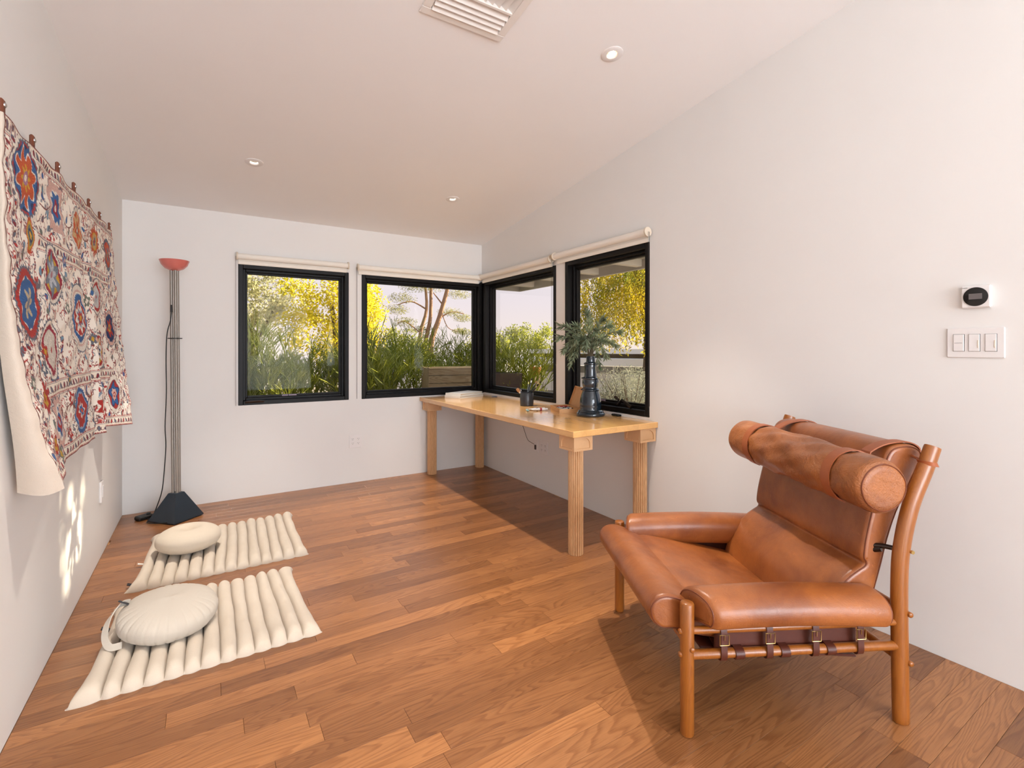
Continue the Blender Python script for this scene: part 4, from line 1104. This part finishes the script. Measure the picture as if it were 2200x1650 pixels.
# tips: (sideways, up, depth)
tips = [(-.03, .36, 0), (-.22, .26, .0), (-.235, .175, -.03), (-.20, .09, -.06), (-.15, -.02, -.05), (.22, .22, .02), (.15, .27, .05), (.08, .30, -.05), (.11, .04, -.03), (.07, -.03, .03), (-.10, .26, .06), (-.12, .16, -.08), (.02, .22, -.10), (.12, .16, .08), (-.06, .10, -.09), (.03, .12, .09), (.17, .12, -.05), (-.15, .05, .04), (.0, .30, .07)]
for (a, b, c) in tips:
    tip = right*a+Vector((0, 0, b))+fwd*c
    mid = Vector((0, 0, .10+.28*max(b, 0)))+right*a*.38+fwd*c*.4+Vector((0, 0, .05 if b < .12 else 0))
    path = crom([Vector((0, 0, -.10)), Vector((0, 0, .045))+right*a*.06, mid, mid.lerp(tip, .6)+Vector((0, 0, .02)), tip], 6)
    mb = MB(); mb.tube(path, [.0022]*(len(path)-6)+[.0014]*6, 6)
    br = mb.make('branch', 'twig', ob, 60)
    mb = MB()
    for k in range(8, len(path)):
        for side in (1, -1):
            for rep in range(3 if k > 12 else 2):
                t_ = (path[min(k+1, len(path)-1)]-path[k-1]).normalized(); sd = t_.cross(Vector((rb.uniform(-1, 1), rb.uniform(-1, 1), rb.uniform(-1, 1)))).normalized()*side
                leaf(mb, path[k]+t_*rb.uniform(-.01, .01), t_*rb.uniform(.5, 1.1)+sd*rb.uniform(.5, .9)+Vector((0, 0, -.15)), Vector((rb.uniform(-1, 1), rb.uniform(-1, 1), 1)), rb.uniform(.040, .064), rb.uniform(.009, .013))
    leaf(mb, path[-1], t_, Vector((0, 0, 1)), .06, .011)
    mb.make('leaves', 'olive_leaf', br)
# brush pot and brushes
PX, PY = -.222, -1.225
pt = thing('brush_pot', 'dark grey round ceramic pot holding paint brushes', 'pot', (PX, PY, DZ))
mb = MB(); mb.lathe([(.053, 0), (.057, .004), (.0585, .02), (.0585, .110), (.056, .114), (.053, .112), (.052, .012), (.01, .010)], 44); mb.make('body', 'potglaze', pt, 35)
bl = [((-.085, -.01, .148), 'flat', 'flat tan-bristled brush leaning left in the grey pot'), ((-.060, .03, .152), 'thin', 'short dark brush behind the flat tan brush in the pot'), ((.018, .02, .225), 'dark', 'dark-tipped brush standing left of the tallest brush in the pot'),
      ((.046, .0, .240), 'thick', 'tallest thick black brush in the grey pot'), ((.075, .03, .200), 'thin', 'slim brush right of the tallest brush in the pot'), ((.088, -.01, .215), 'tan', 'brush with brown tuft leaning right in the pot'), ((.108, .02, .236), 'thin', 'slim long brush leaning right with a pointed tip'),
      ((.128, .0, .214), 'dark', 'rightmost dark round brush in the grey pot'), ((.100, -.04, .190), 'thick', 'short thick black brush leaning right in front')]
for (a, c, zt), kind, lab in bl:
    tip = right*a+fwd*c*.6+Vector((0, 0, zt)); foot = right*(-a*.28)+fwd*(-c*.2)+Vector((0, 0, .013))
    if foot.xy.length > .042: foot = Vector((*(foot.xy.normalized()*.040), foot.z))
    r = thing('paint_brush', lab, 'brush', (PX, PY, DZ), 0, 'paint brushes in the grey pot')
    d = tip-foot; L = d.length
    if kind == 'flat':
        mb = MB(); mb.tube([foot, foot+d*.66], [.004, .0055], 10); mb.make('handle', 'brush_black', r, 40)
        mb = MB(); mb.tube([foot+d*.66, foot+d*.80], [.006, .012], 10, (1, .5)); mb.make('ferrule', 'steel', r, 40)
        mb = MB(); mb.tube([foot+d*.79, foot+d*.92, tip], [.012, .014, .011], 12, (1, .5)); mb.make('bristles', 'bristle', r, 40)
    else:
        hr_ = {'thin': .0024, 'dark': .0038, 'thick': .006, 'tan': .003}[kind]
        mb = MB(); mb.tube([foot, foot+d*.5, foot+d*.82], [hr_*.7, hr_*1.25, hr_], 8); mb.make('handle', 'brush_black', r, 40)
        mb = MB(); mb.tube([foot+d*.82, foot+d*.91], [hr_, hr_*1.15], 8); mb.make('ferrule', 'steel' if kind != 'dark' else 'brass', r, 40)
        mb = MB(); mb.tube([foot+d*.905, foot+d*.95, tip], [hr_*1.15, hr_*1.5, hr_*.3], 8); mb.make('bristles', 'bristle' if kind == 'tan' else 'bristle_dark', r, 40)
# wooden box with paint tubes
F0 = Vector((-.302, -1.790)); ex = Vector((.918, -.396)).normalized(); ey = Vector((.396, .918)).normalized(); bw, bL, bh = .170, .295, .034
bx = thing('paint_box', 'open shallow wooden box of paint tubes with its lid up, behind the vase', 'box', (F0.x, F0.y, DZ), math.atan2(ex.y, ex.x))
MB().box(0, bw, 0, bL, 0, .005).box(0, .007, 0, bL, .005, bh, .001).box(bw-.007, bw, 0, bL, .005, bh, .001).box(.007, bw-.007, 0, .007, .005, bh, .001).box(.007, bw-.007, bL-.007, bL, .005, bh, .001).make('tray', 'boxwood', bx)
mb = MB(); mb.box(-.004, .004, 0, bL, 0, bw*.93, .001).box(-.016, -.004, 0, .007, 0, bw*.93).box(-.016, -.004, bL-.007, bL, 0, bw*.93).box(-.016, -.004, .007, bL-.007, bw*.93-.007, bw*.93)
R_ = Matrix.Rotation(math.radians(20), 3, 'Y'); mb.v = [tuple(R_ @ Vector(p)+Vector((bw-.001, 0, bh+.001))) for p in mb.v]; mb.make('lid', 'boxwood', bx)
for y_ in (.05, bL-.05):
    mb = MB(); mb.tube([(bw+.001, y_-.012, bh), (bw+.001, y_+.012, bh)], .0025, 8); mb.make('hinge', 'brass', bx, 40)
def paint_tube(label, loc, rz, L, r, body, capc, bandc=None, tilt=0):
    o_ = thing('paint_tube', label, 'paint tube', loc, rz, 'paint tubes on the desk and in the box')
    mb = MB(); rings = []
    for k, (x, w_, h_) in enumerate(((0, r*1.5, .0012), (.10*L, r*1.4, .003), (.45*L, r*1.1, r*.8), (.80*L, r, r), (.86*L, r*.7, r*.7), (.88*L, r*.4, r*.4))):
        rings.append([(x, w_*math.cos(2*PI*j/14), max(-r, h_*math.sin(2*PI*j/14))+r) for j in range(14)])
    mb.loft(rings); mb.make('tube_body', body, o_, 50)
    mb = MB(); mb.tube([(.875*L, 0, r), (L, 0, r)], [r*.55, r*.6], 10); mb.make('cap', capc, o_, 40)
    if bandc:
        mb = MB(); rings = [[(x, (w_+.0006)*math.cos(2*PI*j/14), (h_+.0006)*math.sin(2*PI*j/14)+r) for j in range(14)] for x, w_, h_ in ((.50*L, r*1.07, r*.85), (.62*L, r*1.03, r*.93))]
        mb.loft(rings); mb.make('colour_band', bandc, o_, 50)
    o_.rotation_euler = (0, tilt, rz); return o_
def inbox(u, v, z): p = F0+ex*u+ey*v; return (p.x, p.y, DZ+z)
tb = math.atan2(ex.y, ex.x)
paint_tube('white paint tube lying crosswise nearest the vase in the box', inbox(.030, .050, .018), tb+.35, .105, .0095, 'tube_white', 'tube_black', 'tube_blue')
paint_tube('dark red paint tube at the far end of the box', inbox(.040, .245, .017), tb-.25, .100, .008, 'tube_red', 'tube_red')
paint_tube('white tube with black cap lying diagonally in the middle of the box', inbox(.030, .115, .017), tb+.85, .095, .008, 'tube_white', 'tube_black', 'tube_brown')
paint_tube('white tube with brown band beside the box rim', inbox(.018, .160, .012), tb+1.1, .090, .007, 'tube_white', 'tube_brown', 'tube_brown')
paint_tube('grey-teal paint tube lying near the box lid', inbox(.085, .150, .012), tb+.9, .088, .008, 'tube_teal', 'tube_black', 'tube_white')
paint_tube('short black-capped paint tube in the left corner of the box', inbox(.020, .205, .012), tb+.5, .075, .007, 'tube_black', 'tube_white', 'tube_white')
paint_tube('white paint tube with blue and red print, largest outside the box', (-.400, -1.560, DZ), math.radians(-14), .135, .0125, 'tube_white', 'tube_white', 'tube_red')
paint_tube('white paint tube behind the largest one beside the pot', (-.385, -1.500, DZ), math.radians(-38), .120, .0105, 'tube_white', 'tube_white', 'tube_blue')
paint_tube('small teal and tan tube nearest the desk edge beside the pot', (-.440, -1.575, DZ), math.radians(70), .075, .008, 'tube_teal', 'bristle', 'tube_white')
paint_tube('tiny blue-grey tube lying right of the white books', (-.115, -.42, DZ), math.radians(-20), .060, .005, 'tube_blue', 'tube_black')
rc = thing('remote_control', 'small black remote control lying at the back of the desk right of the vase', 'remote', (-.028, -2.115, DZ), math.radians(86))
MB().box(-.042, .042, -.016, .016, 0, .014, .005).make('case', 'rubber', rc)
MB().box(-.030, -.015, -.008, .008, .0138, .0150, .0004).box(.0, .010, -.008, .008, .0138, .0150, .0004).make('buttons', 'dark_slot', rc)

# ------------------------------------------------------------------ outside
GZ = -.15
g = MB().box(-14, 40, .2, 40, GZ-.2, GZ).box(.2, 40, -14, .2, GZ-.2, GZ).box(-14, .2, -14, YF-.2, GZ-.2, GZ).make('yard_ground', 'soil'); tag(g, kind='structure')
# roof overhang
ev = thing('roof_overhang', None, None); tag(ev, kind='structure')
EX, EY = 1.10, .92
MB().box(.16, EX, -7, EY, 2.155, 2.185).box(-5, .16, .16, EY, 2.155, 2.185).make('soffit_board', 'eave', ev)
MB().box(EX-.04, EX, -7, EY, 2.063, 2.20).box(-5, EX-.04, EY-.04, EY, 2.063, 2.20).make('fascia', 'eave', ev)
for k in range(9):
    y_ = .55-k*.62
    MB().box(.17, EX-.04, y_-.035, y_+.035, 2.085, 2.155).make('rafter', 'eave_beam', ev)
for k in range(5):
    x_ = -.35-k*.7
    MB().box(x_-.035, x_+.035, .17, EY-.04, 2.085, 2.155).make('rafter', 'eave_beam', ev)

# pencil-stem shrubs
def pencil(label, x, y, h, spread, seed, mat='stick', nb=7, dens=1.0):
    rd = random.Random(seed); mb = MB()
    def seg_(p, d, L, r, depth):
        e_ = p+d*L
        a = d.orthogonal().normalized(); b = d.cross(a)
        n0 = len(mb.v); ks = 4 if depth < 2 else 3
        for (c, rr) in ((p, r), (e_, r*.72)):
            for k in range(ks): mb.v.append(tuple(c+(a*math.cos(2*PI*k/ks)+b*math.sin(2*PI*k/ks))*rr))
        for k in range(ks): mb.f.append((n0+k, n0+(k+1) % ks, n0+ks+(k+1) % ks, n0+ks+k))
        if depth >= 5 or e_.z > h+GZ+.06: return
        nc = rd.choice([2, 2, 3, 3] if depth > 0 else [3, 4])
        for _ in range(nc):
            ax = Vector((rd.gauss(0, 1), rd.gauss(0, 1), rd.gauss(0, .3))).normalized()
            nd = (d+ax*rd.uniform(.28, .75)+Vector((0, 0, .12))).normalized()
            seg_(e_, nd, L*rd.uniform(.66, .92), r*.78, depth+1)
    for i in range(nb):
        a = rd.random()*6.28; rr = rd.random()*spread*.45
        d = Vector((math.cos(a)*.30, math.sin(a)*.30, 1)).normalized()
        seg_(Vector((math.cos(a)*rr, math.sin(a)*rr, 0)), d, h*.25*rd.uniform(.8, 1.1), .015, 0)
    o_ = mb.make('pencil_shrub', mat); o_.location = (x, y, GZ)
    return tag(o_, label, 'shrub', 'pencil-stem shrubs outside the windows')
SH = [(-2.35, 2.25, 1.95, 'tallest pencil-stem shrub at the left edge of the first window'), (-1.95, 2.1, 1.45, 'pencil-stem shrub low in the left half of the first window'), (-1.60, 2.0, 1.72, 'pencil-stem shrub in the middle of the first window'), (-1.20, 2.3, 1.55, 'pencil-stem shrub at the right side of the first window'),
      (-.85, 2.2, 1.55, 'pencil-stem shrub at the left edge of the wide window'), (-.50, 2.5, 1.70, 'pencil-stem shrub left of middle in the wide window'), (-.20, 1.95, 1.88, 'tallest bushy pencil-stem shrub in the wide window'), (.25, 2.45, 1.55, 'pencil-stem shrub in front of the pine trunks'),
      (.95, 2.6, 1.78, 'pencil-stem shrub at the right end of the wide window'), (.62, 2.1, 1.3, 'low pencil-stem shrub behind the weathered box'), (1.55, 2.1, 1.72, 'pencil-stem shrub at the left of the corner window'), (1.85, 2.05, 1.62, 'pencil-stem shrub in the middle of the corner window'), (-2.7, 2.6, 1.7, 'pencil-stem shrub behind the left frame of the first window'), (1.25, 2.9, 1.5, 'pencil-stem shrub hidden behind the corner post')]
for k, (x, y_, h, lab) in enumerate(SH): pencil(lab, x, y_, h, .5, 100+k, 'stick' if k % 3 else 'stick2', 5 if k not in (9,) else 3)

def leaves_mesh(cents, radii, n, size, rd, up=0.0, hang=0.0, aspect=.5):
    """random leaf quads inside blobs: arrays of verts"""
    ci = rd.integers(0, len(cents), n); c = np.array(cents)[ci]; rr = np.array(radii)[ci]
    u = rd.normal(size=(n, 3)); u /= np.linalg.norm(u, axis=1)[:, None]
    p = c+u*rr*(rd.random(n)[:, None]**.45)
    d = rd.normal(size=(n, 3)); d[:, 2] += up-hang; d /= np.linalg.norm(d, axis=1)[:, None]
    e_ = np.cross(d, rd.normal(size=(n, 3))); e_ /= np.linalg.norm(e_, axis=1)[:, None]
    s = size*rd.uniform(.6, 1.3, n)[:, None]
    V = np.stack([p-d*s*.5, p+e_*s*.5*aspect, p+d*s*.5, p-e_*s*.5*aspect], 1).reshape(-1, 3)
    F = np.arange(4*n).reshape(-1, 4)
    return V, F
def fastmesh(name, V, F, mat, parent=None):
    me = bpy.data.meshes.new(name); me.vertices.add(len(V)); me.vertices.foreach_set('co', V.reshape(-1).astype(np.float32))
    me.loops.add(F.size); me.loops.foreach_set('vertex_index', F.reshape(-1).astype(np.int32)); me.polygons.add(len(F))
    me.polygons.foreach_set('loop_start', np.arange(0, F.size, 4, dtype=np.int32))
    me.update(calc_edges=True); me.materials.append(M[mat]); o_ = bpy.data.objects.new(name, me); COL.objects.link(o_); o_.parent = parent; return o_
def tree(name, label, base, trunk_pts, blobs, n, size, mat, seed, bark='bark_dark', tr=.10, group=None, hang=0, aspect=.5):
    rd = np.random.default_rng(seed); r = thing(name, label, 'tree', base, 0, group)
    for t_ in trunk_pts:
        mb = MB(); pp = crom([Vector(p) for p in t_[0]], 4); L = len(pp); mb.tube(pp, [t_[1]*(1-.55*i/L) for i in range(L)], 8); mb.make('trunk', bark, r, 60)
    V, F = leaves_mesh([b[0] for b in blobs], [(b[1] if isinstance(b[1], tuple) else (b[1],)*3) for b in blobs], n, size, rd, 0, hang, aspect)
    fastmesh('foliage', V, F, mat, r); return r
def rblobs(c, R, k, r, seed):
    rd = np.random.default_rng(seed); out_ = []
    for _ in range(k):
        u = rd.normal(size=3); u /= np.linalg.norm(u); out_.append((tuple(np.array(c)+u*np.array(R)*rd.random()**.4), r*rd.uniform(.7, 1.3)))
    return out_
G = 'trees beyond the shrubs'
tree('tree', 'grey-olive leafy tree filling the upper left of the first window', (-1.55, 11.6, GZ), [([(0, 0, 0), (.1, 0, 1.5), (-.2, .1, 3)], .12), ([(0, 0, 1.2), (.6, 0, 2.4), (1.0, 0, 3.2)], .06)], rblobs((0, 0, 3.2), (1.7, .9, 2.0), 90, .36, 1), 11000, .095, 'leaf_olive', 31, group=G)
tree('tree', 'bright yellow-green tree at the right of the first window', (.15, 8.3, GZ), [([(0, 0, 0), (.1, 0, 1.5), (0, .1, 2.6)], .10)], rblobs((0, 0, 2.5), (1.15, .9, 1.7), 60, .34, 2), 9000, .085, 'leaf_yellow', 32, group=G)
tree('tree', 'yellow-green tree at the left edge of the wide window', (1.55, 10.8, GZ), [([(0, 0, 0), (.1, 0, 1.5), (0, .1, 2.8)], .12)], rblobs((0, 0, 2.3), (.75, .9, 1.6), 46, .32, 3), 6500, .085, 'leaf_yellow', 33, group=G)
tree('tree', 'low yellow bush tree behind the shrubs in the wide window', (2.6, 9.6, GZ), [([(0, 0, 0), (0, 0, 1.2)], .08)], rblobs((0, 0, 1.2), (1.0, .6, .8), 30, .26, 4), 3500, .07, 'leaf_hedge', 34, group=G)
# pine with three pinkish trunks
tree('pine_tree', 'tall pine with three pinkish trunks in the wide window', (3.95, 11.2, GZ),
     [([(-.35, 0, 0), (-.30, 0, 1.8), (-.05, 0, 2.8), (-.12, 0, 3.8)], .085), ([(-.1, .1, 0), (-.05, .1, 1.6), (.1, 0, 2.6), (.1, 0, 4.2)], .10), ([(.05, 0, 0), (.12, 0, 1.6), (.42, 0, 2.5), (.75, 0, 3.6), (.9, 0, 4.4)], .12),
      ([(.42, 0, 2.5), (.9, 0, 2.75), (1.4, 0, 2.7)], .03), ([(-.05, 0, 2.8), (-.6, 0, 3.05), (-1.1, 0, 2.9)], .03), ([(-.3, 0, 2.0), (-.8, 0, 2.35), (-1.1, 0, 2.3)], .025), ([(.55, 0, 3.0), (.2, 0, 3.4)], .03), ([(.5, 0, 2.8), (.75, 0, 2.2), (1.2, 0, 2.05)], .02)],
     [((-.9, 0, 3.15), (.55, .4, .20)), ((-.5, 0, 3.55), (.6, .4, .22)), ((.1, 0, 3.6), (.6, .4, .22)), ((-1.1, 0, 2.75), (.45, .3, .2)), ((.9, .1, 2.75), (.55, .3, .16)), ((1.35, 0, 2.55), (.45, .3, .16)), ((-.8, 0, 2.35), (.45, .3, .18)), ((1.2, 0, 3.4), (.5, .3, .2)), ((1.3, 0, 2.05), (.4, .3, .14)), ((-.3, .2, 2.1), (.5, .3, .15)), ((.5, 0, 3.9), (.9, .4, .25))],
     6500, .07, 'leaf_pine', 35, 'bark', group=G, aspect=.22)
tree('tree', 'low yellow-green hedge tree above the white building in the corner window', (8.6, 11.6, GZ), [([(0, 0, 0), (0, 0, 1.4)], .1)], rblobs((0, 0, 1.7), (1.7, 1.1, .65), 40, .3, 6), 6000, .09, 'leaf_hedge', 36, group=G)
tree('tree', 'small yellow tree left of the white building', (6.3, 10.9, GZ), [([(0, 0, 0), (0, 0, 1.4)], .1)], rblobs((0, 0, 1.45), (.9, .8, .6), 26, .3, 7), 3500, .09, 'leaf_hedge', 37, group=G)
# weeping tree
rd = np.random.default_rng(8); wt = thing('weeping_tree', 'weeping pepper-like tree hanging golden green foliage in the window behind the vase', 'tree', (5.9, 3.1, GZ))
for t_ in ([(0, 0, 0), (.15, 0, 1.6), (0, .1, 2.8), (-.4, .1, 3.7)], [(.1, 0, 1.4), (.7, -.3, 2.6), (1.0, -.4, 3.6)]):
    mb = MB(); mb.tube(crom([Vector(p) for p in t_], 4), .11, 8); mb.make('trunk', 'bark_dark', wt, 60)
VV = []
nst = 460
for k in range(nst):
    a = rd.random()*6.28; rr = 1.75*math.sqrt(rd.random()); x0, y0 = rr*math.cos(a)-.1, rr*math.sin(a)*.9; zt = 4.1-.35*rr+rd.uniform(-.9, .3); Ln = rd.uniform(.9, 2.3)*(.7+.3*rr)
    n_ = int(Ln*34); z = zt-np.linspace(0, Ln, n_); zb = 1.25
    keep = z > zb+.5*rd.random(); z = z[keep]; n_ = len(z)
    if not n_: continue
    p = np.stack([x0+.06*np.sin(z*3+k)+rd.normal(0, .035, n_), y0+.06*np.cos(z*2.6+k)+rd.normal(0, .035, n_), z], -1)
    VV.append(p)
p = np.concatenate(VV); n_ = len(p); d = rd.normal(size=(n_, 3)); d[:, 2] -= 1.4; d /= np.linalg.norm(d, axis=1)[:, None]; e_ = np.cross(d, rd.normal(size=(n_, 3))); e_ /= np.linalg.norm(e_, axis=1)[:, None]
s = .085*rd.uniform(.6, 1.3, n_)[:, None]
fastmesh('foliage', np.stack([p-d*s*.5, p+e_*s*.16, p+d*s*.5, p-e_*s*.16], 1).reshape(-1, 3), np.arange(4*n_).reshape(-1, 4), 'leaf_weep', wt)
# grey bushes close to the desk window
def bush(label, base, blobs, n, size, mat, seed, nm='grey_bush'):
    rdx = np.random.default_rng(seed); r = thing(nm, label, 'bush', base)
    V, F = leaves_mesh([b[0] for b in blobs], [b[1] for b in blobs], n, size, rdx, .5, 0, .16); fastmesh('foliage', V, F, mat, r)
    mb = MB(); rp_ = random.Random(seed)
    for k in range(60):
        a = rp_.random()*6.28; b = blobs[rp_.randrange(len(blobs))]; c = Vector(b[0]); e_ = c+Vector((b[1][0]*.8*math.cos(a), b[1][1]*.8*math.sin(a), b[1][2]*rp_.uniform(.3, .95)))
        mb.tube([(c.x*.5, c.y*.5, 0), tuple(c.lerp(e_, .5)+Vector((0, 0, -.1))), tuple(e_)], [.009, .006, .003], 4)
    mb.make('stems', 'bark_dark', r); return r
bush('dense grey-green bush low in the window behind the vase', (2.45, .25, GZ), [((0, 0, .62), (.62, .62, .60)), ((-.25, -.35, .60), (.5, .5, .58)), ((.35, .15, .55), (.45, .45, .62))], 15000, .055, 'leaf_grey', 41)
bush('low green plant behind the terracotta pot outside', (2.35, 2.3, GZ), [((0, 0, .55), (.22, .22, .35))], 900, .05, 'leaf_hedge', 42, 'green_plant')
# white neighbouring building
bd = thing('neighbour_building', 'low white flat-roofed building with dark window strips across the yard', 'building', (7.9, 6.5, GZ), math.atan2(-.946, .325))
def bpart(nm, x0, x1, d0, d1, z0, z1, mat, par=None): return MB().box(x0, x1, d0, d1, z0-GZ, z1-GZ, .0).make(nm, mat, par or bd)
# local x runs along the facade, local y points away from the camera side (+)
bpart('wall', -3.2, 4.6, .35, 3.0, GZ, .52, 'white_render')
bpart('window_strip', -2.6, 4.2, .28, .34, .50, .72, 'dark_glass')
bpart('canopy', -3.4, 4.8, -.25, 3.1, .76, .98, 'white_render')
bpart('wall', -3.2, -2.2, .40, 3.0, .72, .76, 'white_render'); bpart('upper_wall', -2.9, 4.4, .8, 3.0, .98, 1.12, 'weathered')
bpart('roof_slab', -3.3, 4.7, .30, 3.2, 1.12, 1.27, 'white_render')
for k in range(6): bpart('mullion', -2.6+k*1.35, -2.54+k*1.35, .24, .28, .50, .72, 'white_render')
b2 = thing('garden_shed', 'white low building seen behind the shrubs at the left of the wide window', 'building', (1.75, 7.4, GZ), math.radians(-18))
MB().box(-.9, .9, 0, 1.2, 0, 1.06).make('wall', 'white_render', b2); MB().box(-1.0, 1.0, -.08, 1.3, 1.06, 1.13).make('roof_slab', 'white_render', b2)
MB().box(-.7, -.2, -.012, 0, .35, .85).make('window', 'dark_glass', b2)
# weathered wooden planter box, clay pots, yard wall
pl = thing('wooden_planter', 'weathered horizontal-board planter box outside the wide window', 'planter', (.30, 1.36, GZ), math.radians(-8))
for k in range(5):
    z0_ = .66+k*.104
    MB().box(-.40, .40, -.20, -.17, z0_, z0_+.098, .004).make('board', 'weathered', pl); MB().box(-.40, .40, .17, .20, z0_, z0_+.098, .004).make('board', 'weathered', pl)
for sx in (-.40, .37):
    for sy in (-.16, .13): MB().box(sx, sx+.03, sy, sy+.03, 0, 1.18, .003).make('post', 'weathered', pl)
    MB().box(sx+.003, sx+.027, -.17, .17, .66, 1.17).make('end_board', 'weathered', pl)
MB().box(-.37, .37, -.17, .17, .66, 1.12).make('soil', 'soil', pl)
pp = thing('clay_pot', 'large dark square-sided clay pot outside the corner window', 'planter', (1.28, 1.62, GZ), math.radians(-24))
mb = MB(); mb.loft([[(a*h, b*h, z) for a, b in ((1, 1), (-1, 1), (-1, -1), (1, -1))][::1] for h, z in ((.17, 0), (.20, .5), (.235, 1.06), (.20, 1.06), (.19, .96))]); mb.make('body', 'clay', pp)
st = thing('plant_stand_pot', 'small orange clay pot on a post behind the brushes outside', 'pot', (2.10, 1.98, GZ))
mb = MB(); mb.lathe([(.07, .99), (.10, 1.08), (.105, 1.08), (.105, 1.12), (.09, 1.12), (.085, 1.08)], 24); mb.make('body', 'clay_orange', st, 35); MB().box(-.06, .06, -.06, .06, 0, .99).make('post', 'weathered', st)
o = MB().box(-14, 14, 14.5, 14.7, GZ, .55).make('garden_wall', 'white_render'); tag(o, 'low white garden wall far behind the shrubs', 'wall')

# unseen tree placed to block the low sun; crown gaps are cut toward wall spots
rdx = np.random.default_rng(77); sh = thing('tree', 'tall dense tree beside the house to the right, outside the view', 'tree', (7.0, -2.5, GZ), 0, G)
mb = MB(); mb.tube(crom([Vector(p) for p in ((.3, -.2, 0), (.2, 0, 1.6), (0, 0, 3.2), (0, .1, 4.4))], 4), .16, 10); mb.make('trunk', 'bark_dark', sh, 60)
V, F = leaves_mesh([(0, 0, 4.2), (0, -.9, 3.7), (0, .9, 3.9), (.1, 0, 5.0), (0, 1.5, 4.6), (0, .2, 3.3)], [(.8, 1.7, 1.25), (.7, 1.1, 1.1), (.7, 1.3, 1.15), (.7, 1.3, .8), (.6, 1.0, 1.0), (.7, 1.6, .8)], 52000, .11, rdx)
Vq = V.reshape(-1, 4, 3); cq = Vq.mean(1)+np.array([7.0, -2.5, GZ])
dd = np.array([3.12, -.45, 1.05])/math.sqrt(3.12**2+.45**2+1.05**2)
keep = np.ones(len(cq), bool)
for tgt, rad, pr in (((-3.12, -1.55, .36), .15, .97), ((-3.12, -1.72, .24), .11, .9), ((-3.12, -1.85, .40), .09, .8), ((-3.12, -2.02, .22), .08, .8), ((-3.12, -1.38, .50), .08, .85), ((-3.12, -1.66, .55), .08, .8), ((-3.12, -2.15, .12), .06, .8), ((-3.12, -1.9, .58), .06, .8)):
    rel = cq-np.array(tgt); al = rel @ dd; dist = np.linalg.norm(rel-al[:, None]*dd, axis=1)
    keep &= ~((dist < rad) & (rdx.random(len(cq)) < pr))
Vq = Vq[keep]; fastmesh('foliage', Vq.reshape(-1, 3), np.arange(4*len(Vq)).reshape(-1, 4), 'leaf_hedge', sh)
